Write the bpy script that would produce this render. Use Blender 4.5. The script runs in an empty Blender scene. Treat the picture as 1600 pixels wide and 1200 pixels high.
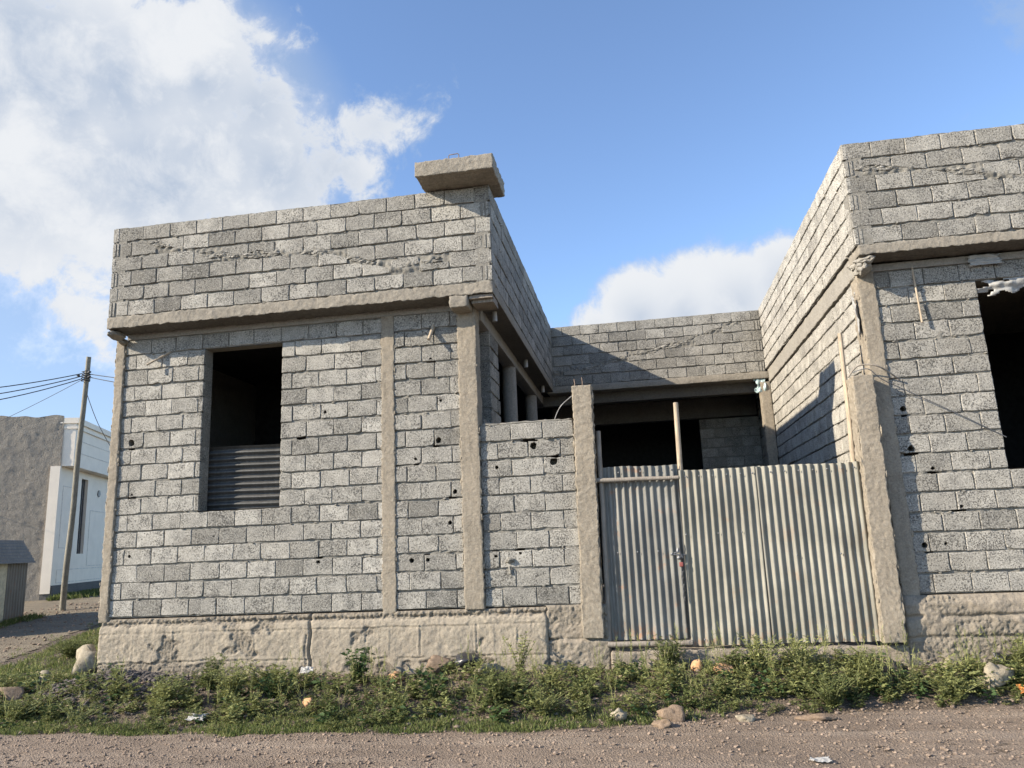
import bpy, math, random
import numpy as np
from mathutils import Vector, Matrix, noise
random.seed(7); RNG = np.random.default_rng(11)
S = bpy.context.scene; COL = S.collection
rad = math.radians

# ------------------------------------------------------------------ basics
def nz(x, y, z, s=1.0, seed=0):
    return noise.noise(Vector((x*s+seed*17.3, y*s-seed*9.1, z*s+seed*4.7)))
def fb(x, y, z, s=1.0, seed=0, o=3):
    return noise.fractal(Vector((x*s+seed*17.3, y*s-seed*9.1, z*s+seed*4.7)), 0.6, 2.1, o)
def sstep(a, b, x):
    t = max(0.0, min(1.0, (x-a)/(b-a))); return t*t*(3-2*t)

class MB:
    """collects polygons; build() links them as one mesh"""
    def __init__(s): s.v=[]; s.f=[]; s.t=[]; s.m=[]; s.sm=[]
    def add(s, vs, fs, tone=.5, mat=0, smooth=False):
        o=len(s.v); s.v.extend(vs)
        for f in fs:
            s.f.append(tuple(i+o for i in f)); s.t.append(tone); s.m.append(mat); s.sm.append(smooth)
    def build(s, name, mats, parent=None, loc=None):
        me=bpy.data.meshes.new(name)
        off=Vector(loc) if loc is not None else (parent['_w'] if False else None)
        if parent is not None and loc is None: off=WORLD[parent.name]
        if off is None: off=Vector((0,0,0))
        me.from_pydata([tuple(Vector(p)-off) for p in s.v], [], s.f)
        if not isinstance(mats,(list,tuple)): mats=[mats]
        for m in mats: me.materials.append(m)
        me.polygons.foreach_set('material_index', s.m)
        me.polygons.foreach_set('use_smooth', s.sm)
        a=me.attributes.new('tone','FLOAT','FACE'); a.data.foreach_set('value', s.t)
        me.update()
        o=bpy.data.objects.new(name, me); COL.objects.link(o)
        if parent is not None:
            o.parent=parent; o.location=off-WORLD[parent.name]
        else: o.location=off
        WORLD[o.name]=Vector(off)
        return o
WORLD={}
def tag(o, label=None, cat=None, group=None, kind=None):
    if label: o['label']=label
    if cat: o['category']=cat
    if group: o['group']=group
    if kind: o['kind']=kind
    return o
def thing(name, label, cat, loc, group=None):
    o=bpy.data.objects.new(name, None); COL.objects.link(o); o.location=loc
    o.empty_display_size=.2; WORLD[o.name]=Vector(loc)
    return tag(o, label, cat, group)

# ------------------------------------------------------------------ shapes
def box(mb, a, b, tone=.5, mat=0):
    (x0,y0,z0),(x1,y1,z1)=a,b
    v=[(x0,y0,z0),(x1,y0,z0),(x1,y1,z0),(x0,y1,z0),(x0,y0,z1),(x1,y0,z1),(x1,y1,z1),(x0,y1,z1)]
    mb.add(v,[(0,3,2,1),(4,5,6,7),(0,1,5,4),(1,2,6,5),(2,3,7,6),(3,0,4,7)],tone,mat)
def rough_box(mb, a, b, res=.06, r=.02, amp=.006, seed=0, ns=9., skip='', tone=.5, mat=0, shear=(0,0), smooth=True, big=0., jag=None, under=None):
    """box with worn rounded edges and an uneven cast surface"""
    a=Vector(a); b=Vector(b)
    def pt(p):
        rr=r*(1.0+.9*nz(p.x,p.y,p.z,7,seed))
        rr=max(.002,rr)
        q=Vector([min(max(p[i],a[i]+rr),b[i]-rr) if b[i]-a[i]>2*rr else (a[i]+b[i])/2 for i in range(3)])
        d=p-q
        if d.length>1e-9: p=q+d.normalized()*rr
        n=d.normalized() if d.length>1e-9 else Vector((0,0,1))
        k=amp*fb(p.x,p.y,p.z,ns,seed,4)+big*nz(p.x,p.y,p.z,2.2,seed+5)
        p=p+n*k
        if jag: p=p+Vector([jag[i]*(nz(p.x,p.y,p.z,13,seed+7+i)+.7*nz(p.x,p.y,p.z,31,seed+11+i)) for i in range(3)])
        t=(p.z-a.z)/(b.z-a.z)
        return (p.x+shear[0]*t, p.y+shear[1]*t, p.z)
    for ax in range(3):
        u,w=[(1,2),(0,2),(0,1)][ax]
        def cuts(i):
            n=max(1,round((b[i]-a[i])/res)); L=[a[i]+(b[i]-a[i])*k/n for k in range(n+1)]
            e=min(r*.9,(b[i]-a[i])*.3)
            return sorted(set(L+[a[i]+e,b[i]-e,a[i]+e*.4,b[i]-e*.4]))
        cu,cw=cuts(u),cuts(w)
        for side,val in ((0,a[ax]),(1,b[ax])):
            if 'xyz'[ax]+'-+'[side] in skip: continue
            vs=[]; 
            for j in cw:
                for i in cu:
                    p=Vector((0,0,0)); p[ax]=val; p[u]=i; p[w]=j; vs.append(pt(p))
            n=len(cu); fs=[]
            for j in range(len(cw)-1):
                for i in range(n-1):
                    f=(j*n+i,j*n+i+1,(j+1)*n+i+1,(j+1)*n+i)
                    fs.append(f if (side==1)==(ax!=1) else f[::-1])
            mb.add(vs,fs,tone,under if (under is not None and ax==2 and side==0) else mat,smooth)
def tube(mb, pts, r, n=8, tone=.5, mat=0, wob=0., seed=0, cap=True, smooth=True):
    pts=[Vector(p) for p in pts]; rs=r if isinstance(r,(list,tuple)) else [r]*len(pts)
    vs=[]; up=Vector((.13,.21,1)).normalized(); 
    for i,p in enumerate(pts):
        d=(pts[min(i+1,len(pts)-1)]-pts[max(i-1,0)]).normalized()
        x=d.cross(up)
        if x.length<.1: x=d.cross(Vector((1,.1,0)))
        x.normalize(); y=x.cross(d)
        for k in range(n):
            an=2*math.pi*k/n; rr=rs[i]*(1+wob*nz(k*1.7,i*.8,seed,1.3,seed))
            vs.append(tuple(p+x*math.cos(an)*rr+y*math.sin(an)*rr))
    fs=[(i*n+k,i*n+(k+1)%n,(i+1)*n+(k+1)%n,(i+1)*n+k) for i in range(len(pts)-1) for k in range(n)]
    mb.add(vs,fs,tone,mat,smooth)
    if cap:
        o=len(pts)-1
        mb.add([vs[k] for k in range(n)],[tuple(range(n))[::-1]],tone,mat)
        mb.add([vs[o*n+k] for k in range(n)],[tuple(range(n))],tone,mat)
def lerp_pts(a,b,n,wob=0.,seed=0):
    a=Vector(a); b=Vector(b); L=[]
    for i in range(n+1):
        t=i/n; p=a.lerp(b,t)
        L.append(p+Vector((nz(t*3,1,seed,1,seed),nz(t*3,5,seed,1,seed),nz(t*3,9,seed,1,seed)))*wob)
    return L
_ICO=None
def ico():
    global _ICO
    if _ICO is None:
        import bmesh
        out=[]
        for sub in (1,2,3):
            bm=bmesh.new(); bmesh.ops.create_icosphere(bm,subdivisions=sub,radius=1)
            bm.verts.ensure_lookup_table()
            out.append(([v.co.copy() for v in bm.verts],[tuple(v.index for v in f.verts) for f in bm.faces])); bm.free()
        _ICO=out
    return _ICO
def lump(mb, c, r, sub=1, seed=0, amp=.35, tone=.5, mat=0, smooth=False, flat=0.):
    vs,fs=ico()[sub]
    R=r if isinstance(r,(tuple,list)) else (r,r,r); out=[]
    for v in vs:
        k=1+amp*nz(v.x,v.y,v.z,1.4,seed)+amp*.4*nz(v.x,v.y,v.z,3.7,seed)
        q=[v.x*k,v.y*k,v.z*k]
        for n_,dd in STONE_CUT[seed%7]:
            s_=sum(q[i]*n_[i] for i in range(3))-dd
            if s_>0: q=[q[i]-s_*n_[i] for i in range(3)]
        out.append((c[0]+q[0]*R[0],c[1]+q[1]*R[1],c[2]+q[2]*R[2]))
    mb.add(out,fs,tone,mat,smooth)
def _cuts():
    L=[]
    r=random.Random(3)
    for _ in range(7):
        c=[]
        for k in range(6):
            v=Vector((r.gauss(0,1),r.gauss(0,1),r.gauss(0,1))).normalized(); c.append((tuple(v),r.uniform(.55,.85)))
        L.append(c)
    return L
STONE_CUT=_cuts()

# ------------------------------------------------------------------ materials
def mat(name):
    m=bpy.data.materials.new(name); m.use_nodes=True; nt=m.node_tree; nt.nodes.clear()
    out=nt.nodes.new('ShaderNodeOutputMaterial'); p=nt.nodes.new('ShaderNodeBsdfPrincipled')
    nt.links.new(p.outputs[0],out.inputs[0]); p.inputs['Roughness'].default_value=.9
    p.inputs['Specular IOR Level'].default_value=.2
    return m,nt,p
class NT:
    def __init__(s,nt): s.nt=nt
    def n(s,t,**k):
        o=s.nt.nodes.new(t)
        for a,b in k.items(): setattr(o,a,b)
        return o
    def l(s,a,b): s.nt.links.new(a,b)
    def coord(s): return s.n('ShaderNodeTexCoord').outputs['Object']
    def val(s,x,sock):
        if hasattr(x,'is_linked') or hasattr(x,'links'): s.l(x,sock)
        else: sock.default_value=x
    def noise(s,vec,scale,detail=4,rough=.6,dist=0.):
        o=s.n('ShaderNodeTexNoise'); s.l(vec,o.inputs['Vector'])
        o.inputs['Scale'].default_value=scale; o.inputs['Detail'].default_value=detail
        o.inputs['Roughness'].default_value=rough; o.inputs['Distortion'].default_value=dist
        return o.outputs['Fac']
    def voro(s,vec,scale,feat='F1',rnd=1.):
        o=s.n('ShaderNodeTexVoronoi',feature=feat); s.l(vec,o.inputs['Vector']); o.inputs['Scale'].default_value=scale
        o.inputs['Randomness'].default_value=rnd
        return o.outputs['Distance']
    def math(s,op,a,b=0.,c=0.,clamp=False):
        o=s.n('ShaderNodeMath',operation=op,use_clamp=clamp)
        for x,i in ((a,0),(b,1),(c,2)): s.val(x,o.inputs[i])
        return o.outputs[0]
    def mr(s,x,a,b,c=0.,d=1.,smooth=False):
        o=s.n('ShaderNodeMapRange'); o.interpolation_type='SMOOTHSTEP' if smooth else 'LINEAR'
        s.val(x,o.inputs[0])
        for i,k in enumerate((a,b,c,d)): o.inputs[i+1].default_value=k
        return o.outputs[0]
    def mix(s,f,a,b,mode='MIX'):
        o=s.n('ShaderNodeMix',data_type='RGBA',blend_type=mode,clamp_factor=True)
        s.val(f,o.inputs[0])
        for x,i in ((a,6),(b,7)):
            if isinstance(x,(tuple,list)): o.inputs[i].default_value=(*x[:3],1)
            else: s.l(x,o.inputs[i])
        return o.outputs[2]
    def attr(s,name='tone'): return s.n('ShaderNodeAttribute',attribute_name=name).outputs['Fac']
    def bump(s,h,p,dist=.01,strength=1.):
        o=s.n('ShaderNodeBump'); o.inputs['Distance'].default_value=dist; o.inputs['Strength'].default_value=strength
        s.l(h,o.inputs['Height']); s.l(o.outputs[0],p.inputs['Normal'])
    def vadd(s,v,f):
        o=s.n('ShaderNodeVectorMath',operation='ADD'); s.l(v,o.inputs[0])
        c=s.n('ShaderNodeCombineXYZ')
        for i in range(3): s.l(f,c.inputs[i])
        s.l(c.outputs[0],o.inputs[1]); return o.outputs[0]
    def sep(s,v):
        o=s.n('ShaderNodeSeparateXYZ'); s.l(v,o.inputs[0]); return o.outputs

def m_block(name, lo, hi, pore=1.):
    m,nt,p=mat(name); N=NT(nt); co=N.coord(); t=N.attr()
    co2=N.vadd(co,N.math('MULTIPLY',t,37.))
    base=N.mix(N.mr(t,0,1),lo,hi)
    big=N.noise(co2,6,3); base=N.mix(N.mr(big,.35,.7,0,.5),base,(.14,.135,.125))
    fine=N.noise(co2,58,6,.75); base=N.mix(N.mr(fine,.5,.72,0,.75),base,(.56,.53,.475)); base=N.mix(N.mr(fine,.5,.30,0,.6),base,(.085,.082,.076))
    coarse=N.noise(co2,4.5,2)
    thr=N.mr(coarse,.3,.7,.615,.50)
    pn=N.noise(co2,72,3,.6)
    pm=N.math('MULTIPLY',N.math('SUBTRACT',pn,thr),16.,clamp=True)
    vz=N.voro(co2,75); pm2=N.mr(vz,.15,.24,1,0)
    pm2=N.math('MULTIPLY',pm2,N.mr(N.noise(co2,11,2),.46,.62))
    pores=N.math('MAXIMUM',pm,pm2)
    dirt=N.noise(co,1.6,4); base=N.mix(N.mr(dirt,.5,.72,0,.35),base,(.20,.18,.15))
    col=N.mix(N.math('MULTIPLY',pores,.74*pore),base,(.03,.029,.027))
    N.l(col,p.inputs['Base Color'])
    h=N.math('SUBTRACT',N.math('MULTIPLY',fine,.35),pores); N.bump(h,p,.006,.8)
    return m
def m_concrete(name, c1, c2, c3, stain=.5, bumpd=.008, board=False):
    m,nt,p=mat(name); N=NT(nt); co=N.coord()
    a=N.noise(co,3.5,5); b=N.noise(co,22,5); f=N.noise(co,120,3)
    col=N.mix(N.mr(a,.3,.7),c1,c2); col=N.mix(N.mr(b,.45,.75,0,.6),col,c3)
    sc=N.n('ShaderNodeMapping'); N.l(co,sc.inputs[0]); sc.inputs['Scale'].default_value=(1,1,.16)
    st=N.noise(sc.outputs[0],14,4); col=N.mix(N.mr(st,.55,.8,0,stain),col,tuple(x*.45 for x in c1))
    pits=N.mr(N.voro(co,48),.1,.2,1,0); pits=N.math('MULTIPLY',pits,N.mr(N.noise(co,9,2),.5,.62))
    col=N.mix(N.math('MULTIPLY',pits,.7),col,(.05,.045,.04))
    col=N.mix(N.mr(f,.3,.7,0,.25),col,tuple(min(1,x*1.5) for x in c1))
    gr=N.noise(co,45,5,.75); col=N.mix(N.mr(gr,.52,.72,0,.6),col,tuple(min(1,x*1.55) for x in c1)); col=N.mix(N.mr(gr,.46,.28,0,.65),col,tuple(x*.4 for x in c1))
    N.l(col,p.inputs['Base Color'])
    h=N.math('ADD',N.math('MULTIPLY',b,.8),N.math('MULTIPLY',f,.4)); h=N.math('SUBTRACT',h,N.math('MULTIPLY',pits,.6))
    N.bump(h,p,bumpd,.8); return m
def m_plain(name,c,rough=.8,spec=.2,metal=0.,var=.25,scale=12.,tr=0.):
    m,nt,p=mat(name); N=NT(nt); co=N.coord(); a=N.noise(co,scale,4)
    N.l(N.mix(N.mr(a,.3,.7),tuple(x*(1-var) for x in c),tuple(min(1,x*(1+var)) for x in c)),p.inputs['Base Color'])
    p.inputs['Roughness'].default_value=rough; p.inputs['Specular IOR Level'].default_value=spec; p.inputs['Metallic'].default_value=metal
    N.bump(N.noise(co,scale*4,3),p,.004,.5); return m
def m_leaf(name, lo, hi, dry, trans=.35):
    m,nt,p=mat(name); N=NT(nt); t=N.attr()
    col=N.mix(N.mr(t,0,.9),lo,hi); col=N.mix(N.mr(t,.93,.97),col,dry)
    N.l(col,p.inputs['Base Color']); p.inputs['Roughness'].default_value=.62
    tr=N.n('ShaderNodeBsdfTranslucent'); N.l(col,tr.inputs[0])
    ms=N.n('ShaderNodeMixShader'); ms.inputs[0].default_value=trans
    out=[n for n in nt.nodes if n.type=='OUTPUT_MATERIAL'][0]
    N.l(p.outputs[0],ms.inputs[1]); N.l(tr.outputs[0],ms.inputs[2]); N.l(ms.outputs[0],out.inputs[0]); return m
def m_tin(name, c=(.40,.41,.40), rust=.0, metal=.35):
    m,nt,p=mat(name); N=NT(nt); co=N.coord()
    mp=N.n('ShaderNodeMapping'); N.l(co,mp.inputs[0]); mp.inputs['Scale'].default_value=(3,3,.35)
    s=N.noise(mp.outputs[0],9,5); f=N.noise(co,35,4)
    col=N.mix(N.mr(s,.3,.7),tuple(x*.72 for x in c),tuple(x*1.22 for x in c))
    col=N.mix(N.mr(f,.55,.75,0,.5),col,(.20,.19,.18))
    pt=N.noise(co,1.7,4,.6); col=N.mix(N.mr(pt,.42,.62,0,.55),col,tuple(x*.5 for x in c))
    m2=N.n('ShaderNodeMapping'); N.l(co,m2.inputs[0]); m2.inputs['Scale'].default_value=(12,12,.05); rb=N.noise(m2.outputs[0],1.,2); col=N.mix(N.mr(rb,.35,.65,0,.4),col,tuple(x*.55 for x in c))
    rs=N.math('MULTIPLY',N.mr(N.noise(co,5,5,.7),.58,.72),rust); col=N.mix(rs,col,(.25,.12,.06))
    z=N.sep(co)[2]; low=N.mr(z,.05,.25,1,0); low=N.math('MULTIPLY',low,N.mr(N.noise(co,13,4),.5,.62))
    col=N.mix(N.math('MULTIPLY',low,min(1,rust*2)),col,(.26,.15,.09))
    N.l(col,p.inputs['Base Color']); p.inputs['Metallic'].default_value=metal; p.inputs['Roughness'].default_value=.55
    p.inputs['Specular IOR Level'].default_value=.4
    N.bump(f,p,.002,.6); return m
def m_wood(name,c):
    m,nt,p=mat(name); N=NT(nt); co=N.coord()
    mp=N.n('ShaderNodeMapping'); N.l(co,mp.inputs[0]); mp.inputs['Scale'].default_value=(1,1,.07)
    g=N.noise(mp.outputs[0],70,4); b=N.noise(co,6,3)
    col=N.mix(N.mr(g,.3,.7),tuple(x*.6 for x in c),tuple(x*1.2 for x in c)); col=N.mix(N.mr(b,.5,.7,0,.5),col,tuple(x*.5 for x in c))
    N.l(col,p.inputs['Base Color']); N.bump(g,p,.003,.7); return m
def m_ground():
    m,nt,p=mat('soil'); N=NT(nt); co=N.coord()
    a=N.noise(co,1.3,5); b=N.noise(co,9,5); f=N.noise(co,70,4); v=N.voro(co,38)
    col=N.mix(N.mr(a,.35,.65),(.165,.125,.09),(.12,.095,.07)); col=N.mix(N.mr(b,.45,.7,0,.7),col,(.24,.19,.14))
    col=N.mix(N.mr(v,.05,.3,.5,0),col,(.30,.25,.20)); col=N.mix(N.mr(f,.35,.7,.6,0),col,(.07,.055,.045))
    N.l(col,p.inputs['Base Color']); N.bump(N.math('ADD',f,N.math('MULTIPLY',v,-1.)),p,.02,.9); return m
def m_road(name,c1,c2,c3):
    m,nt,p=mat(name); N=NT(nt); co=N.coord()
    a=N.noise(co,1.1,5); b=N.noise(co,7,5); f=N.noise(co,85,4); v=N.voro(co,55); v2=N.voro(co,24)
    mp=N.n('ShaderNodeMapping'); N.l(co,mp.inputs[0]); mp.inputs['Scale'].default_value=(.22,1.6,1)
    rut=N.noise(mp.outputs[0],2.2,4)
    col=N.mix(N.mr(a,.3,.7),c1,c2); col=N.mix(N.mr(rut,.45,.68,0,.75),col,c3)
    col=N.mix(N.mr(v,.08,.35,.45,0),col,tuple(x*1.35 for x in c3)); col=N.mix(N.mr(f,.35,.6,.65,0),col,tuple(x*.4 for x in c1))
    col=N.mix(N.mr(b,.55,.75,0,.5),col,tuple(x*.62 for x in c1))
    N.l(col,p.inputs['Base Color'])
    h=N.math('ADD',f,N.math('MULTIPLY',N.mr(v,0,.5,1,0),.9)); h=N.math('ADD',h,N.math('MULTIPLY',N.mr(v2,0,.4,1,0),.7)); N.bump(h,p,.018,.9); return m

M={}
M['block']=m_block('porous_block',(.175,.165,.142),(.45,.424,.37))
M['formshade']=m_concrete('shaded_formwork_concrete',(.125,.115,.10),(.09,.083,.073),(.17,.157,.138),.5,.01)  # formwork concrete with the soffit and yard beam shade put into its colour
M['mortar']=m_concrete('mortar',(.205,.192,.165),(.145,.136,.118),(.28,.262,.228),.4,.014)
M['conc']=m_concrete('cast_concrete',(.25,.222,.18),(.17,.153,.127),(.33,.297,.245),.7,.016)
M['concg']=m_concrete('grey_concrete',(.25,.235,.21),(.20,.19,.175),(.31,.29,.26),.5)
M['bandgrey']=m_concrete('grey_band_concrete',(.27,.25,.215),(.20,.186,.162),(.34,.318,.275),.6,.016)
M['conctan']=m_concrete('tan_concrete',(.268,.228,.174),(.175,.152,.12),(.33,.295,.24),.75,.014)
M['plinth']=m_concrete('plinth_plaster',(.315,.272,.21),(.245,.21,.165),(.20,.172,.135),.45,.018)
M['rubble']=m_concrete('rubble_plaster',(.27,.23,.18),(.205,.175,.138),(.31,.268,.21),.4,.025)
M['rubbledark']=m_concrete('exposed_aggregate',(.235,.203,.16),(.175,.152,.12),(.29,.255,.205),.4,.03)
M['dark']=m_plain('shade_dark_inside',(.045,.045,.045),.95,.05)  # darkness of the unlit rooms put into the wall and ceiling colour
M['tin']=m_tin('galvanised_tin',(.265,.252,.205),.3,.08)
M['tinold']=m_tin('old_tin',(.19,.185,.165),.8,.12)
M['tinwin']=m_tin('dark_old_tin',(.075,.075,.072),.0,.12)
M['tingrey']=m_tin('grey_tin',(.19,.172,.145),.5,.05)
M['cream']=m_plain('cream_paint',(.55,.50,.36),.7)
M['wood']=m_wood('peeled_wood',(.42,.34,.25))
M['woodgrey']=m_wood('weathered_wood',(.27,.235,.195))
M['polewood']=m_wood('pole_wood',(.25,.23,.185))
M['steel']=m_plain('dull_steel',(.16,.16,.165),.5,.4,.6)
M['rebar']=m_plain('rusty_bar',(.20,.15,.12),.7,.3,.3)
M['red']=m_plain('red_lock',(.22,.07,.06),.5)
M['wire']=m_plain('cable_black',(.05,.05,.055),.6)
M['plastic']=m_plain('white_plastic',(.31,.305,.29),.45,.4,0,.12,20)
M['plasticblue']=m_plain('blue_white_plastic',(.30,.38,.38),.45,.4,0,.25,14)
M['plasticblack']=m_plain('black_plastic',(.03,.03,.035),.35,.5)
M['orangeplastic']=m_plain('orange_plastic',(.55,.22,.06),.5,.4)
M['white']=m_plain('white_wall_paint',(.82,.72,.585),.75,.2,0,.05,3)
M['plaster']=m_concrete('rough_grey_plaster',(.235,.212,.178),(.19,.172,.147),(.28,.255,.215),.3,.03)
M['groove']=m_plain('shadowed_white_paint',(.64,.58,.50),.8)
M['found']=m_concrete('dark_foundation',(.12,.115,.105),(.09,.085,.08),(.16,.15,.14),.4,.02)
M['glass']=m_plain('dark_glass',(.015,.017,.02),.15,.5)
M['soil']=m_ground()
M['road']=m_road('road_dirt',(.285,.22,.167),(.205,.16,.124),(.385,.312,.245))
M['alley']=m_road('alley_dirt',(.25,.21,.15),(.20,.165,.125),(.30,.255,.185))
M['stone']=m_concrete('pale_stone',(.28,.24,.175),(.20,.172,.127),(.38,.34,.26),.3,.015)
M['stonebrown']=m_concrete('brown_stone',(.20,.145,.10),(.15,.11,.08),(.27,.205,.15),.3,.015)
M['stonered']=m_concrete('orange_stone',(.42,.25,.13),(.36,.20,.11),(.47,.31,.19),.2,.01)
M['gravel']=m_plain('gravel_stone',(.235,.18,.138),.95,.1,0,.5,30)
M['darkgravel']=m_plain('dark_gravel',(.115,.10,.09),.95,.1,0,.5,30)
M['weed']=m_leaf('weed_leaf',(.065,.092,.03),(.34,.35,.14),(.42,.36,.19))
M['broad']=m_leaf('broad_leaf',(.03,.065,.024),(.10,.15,.055),(.2,.2,.07))
M['grass']=m_leaf('grass_blade',(.09,.125,.035),(.235,.26,.095),(.44,.38,.20))
M['stem']=m_plain('weed_stem',(.13,.14,.06),.8)

# ------------------------------------------------------------------ block masonry
def polyline(P):
    def f(s):
        if s<=P[0][0] or s>=P[-1][0]: return None
        for (a,b),(c,d) in zip(P,P[1:]):
            if a<=s<=c: return b+(d-b)*(s-a)/(c-a)
    return f
def block_wall(mb, O, U, N, s0, s1, t0, rows, c=.2115, b=.372, opens=(), phase=0., holes=(), crack=None,
               headers=(), tone=(.25,1.), jh=.022, seed=0, thick=.2, backing=True, mres=.03, smear=1., chip=1.):
    """courses of porous blocks in the plane O + s*U + t*Z, outward normal N; mats: 0 block, 1 mortar"""
    O=Vector(O); U=Vector(U).normalized(); N=Vector(N).normalized(); Z=Vector((0,0,1)); rr=random.Random(seed+101)
    W=lambda s,t,d: tuple(O+U*s+Z*t+N*d)
    t1=t0+rows*c
    cr=polyline(crack) if crack else None
    for r in range(rows):
        lo=t0+r*c; hi=lo+c; mid=(lo+hi)/2
        iv=[(s0,s1)]
        for (a,b_,c_,d_) in opens:
            if c_<mid<d_:
                n=[]
                for (x,y) in iv:
                    if b_<=x or a>=y: n.append((x,y)); continue
                    if a-x>.03: n.append((x,a))
                    if y-b_>.03: n.append((b_,y))
                iv=n
        for (x,y) in iv:
            j=phase+(b/2 if r%2 else 0)+rr.uniform(-.02,.02)
            k0=math.floor((x-j)/b); cuts=[x]; hd=set()
            if 's' in headers and r%2==0 and abs(x-s0)<.01: cuts.append(x+.115); hd.add(0)
            k=k0
            while True:
                q=j+k*b+rr.uniform(-.01,.01); k+=1
                if q>=y-.055: break
                if q>cuts[-1]+.075: cuts.append(q)
            if 'e' in headers and r%2==0 and abs(y-s1)<.01 and y-cuts[-1]>.2: cuts.append(y-.115); hd.add(len(cuts)-1)
            cuts.append(y)
            for ci,(a,e) in enumerate(zip(cuts,cuts[1:])):
                header=ci in hd
                g=rr.uniform(.003,.013); jj=jh*rr.uniform(.7,1.35); dy=.009*nz((a+e)*.55,r*3.1,seed,1.,seed)+rr.uniform(-.003,.003)
                a2=a+(g/2 if a>x+.001 else .0); e2=e-(g/2 if e<y-.001 else .0); l2=lo+jj/2+dy; h2=hi-jj/2+dy
                if e2-a2<.03: continue
                nl=max(2,int((e2-a2)/.07)); ns=3
                pts=[]
                for i in range(nl): pts.append([a2+(e2-a2)*i/nl,l2])
                for i in range(ns): pts.append([e2,l2+(h2-l2)*i/ns])
                for i in range(nl): pts.append([e2-(e2-a2)*i/nl,h2])
                for i in range(ns): pts.append([a2,h2-(h2-l2)*i/ns])
                n=len(pts); corner=[0,nl,nl+ns,2*nl+ns]
                cx,cy=(a2+e2)/2,(l2+h2)/2
                bad=False
                for i,pq in enumerate(pts):
                    pq[0]+=rr.uniform(-.0035,.0035); pq[1]+=rr.uniform(-.004,.003)
                    if i in corner and rr.random()<.16*chip:
                        m_=rr.uniform(.03,.11); pq[0]+=(cx-pq[0])*m_*.6; pq[1]+=(cy-pq[1])*m_*1.6
                    elif rr.random()<.05*chip: pq[1]+=(cy-pq[1])*rr.uniform(.05,.2)
                if cr:
                    cm=cr(cx)
                    if cm is not None:
                        up=cy>=cm
                        if cr(a2) is not None or cr(e2) is not None:
                            for pq in pts:
                                cc=cr(pq[0]); cc=cm if cc is None else cc
                                w_=max(.004,.020+.065*nz(pq[0],0,0,2.3,seed)+.02*nz(pq[0],pq[1],0,9,seed))
                                if up: pq[1]=max(pq[1],cc+w_)
                                else: pq[1]=min(pq[1],cc-w_)
                            ys=[q[1] for q in pts]
                            if max(ys)-min(ys)<.045: bad=True
                if bad: continue
                cx=sum(q[0] for q in pts)/n; cy=sum(q[1] for q in pts)/n
                d0=rr.uniform(-.004,.004)-(.007 if header else 0); tx=rr.uniform(-.012,.012); ty=rr.uniform(-.015,.015)
                tn=rr.uniform(*tone)
                if rr.random()<.16: tn=max(0,tn-.35)
                if header: tn=.05
                dep=lambda q,extra=0.: d0+tx*(q[0]-cx)+ty*(q[1]-cy)+extra
                ins=[]
                for q in pts:
                    L=math.hypot(q[0]-cx,q[1]-cy) or 1; k=.007*rr.uniform(.6,1.6)
                    ins.append([q[0]-(q[0]-cx)/L*k,q[1]-(q[1]-cy)/L*k])
                V=[W(q[0],q[1],-.045) for q in pts]+[W(q[0],q[1],dep(q,-.005)) for q in pts]+[W(q[0],q[1],dep(q)) for q in ins]
                F=[(i,(i+1)%n,n+(i+1)%n,n+i) for i in range(n)]+[(n+i,n+(i+1)%n,2*n+(i+1)%n,2*n+i) for i in range(n)]
                hole=None
                for (hs,ht,hr) in holes:
                    if a<=hs<e and lo<=ht<hi and e2-a2>2*hr+.05: hole=(min(max(hs,a2+hr+.01),e2-hr-.01),min(max(ht,l2+hr+.008),h2-hr-.008),hr)
                if hole:
                    hs,ht,hr=hole; H=[]
                    for q in ins:
                        an=math.atan2(q[1]-ht,q[0]-hs); k=hr*(1+.35*nz(math.cos(an),math.sin(an),hs,1.7,seed+3))
                        H.append((hs+k*math.cos(an),ht+k*math.sin(an)))
                    V+=[W(q[0],q[1],dep(q)) for q in H]+[W(q[0],q[1],-.16) for q in H]
                    F+=[(2*n+i,2*n+(i+1)%n,3*n+(i+1)%n,3*n+i) for i in range(n)]
                    F2=[(3*n+i,3*n+(i+1)%n,4*n+(i+1)%n,4*n+i) for i in range(n)]+[tuple(range(4*n,5*n))]
                    mb.add(V,F,tn,0); mb.add(V,F2,0.,1)
                else:
                    F.append(tuple(range(2*n,3*n))); mb.add(V,F,tn,0)
                if header:  # ribs of a hollow block end
                    for q in (.3,.7):
                        x_=a2+(e2-a2)*q
                        box_uv(mb,W,x_-.012,x_+.012,l2+.004,h2-.004,-.02,d0+.012,.55)
    # mortar sheet behind the faces, squeezing out of the joints
    mres=min(mres,.02) if cr else mres
    ns_=max(2,round((s1-s0)/mres)); nt_=max(2,round((t1-t0)/mres))
    idx={}; V=[]; F=[]
    def blocked(s,t):
        for (a,b_,c_,d_) in opens:
            if a-.004<s<b_+.004 and c_-.004<t<d_+.004: return True
        for (hs,ht,hr) in holes:
            if math.hypot(s-hs,t-ht)<hr+.05: return True
        return False
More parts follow.
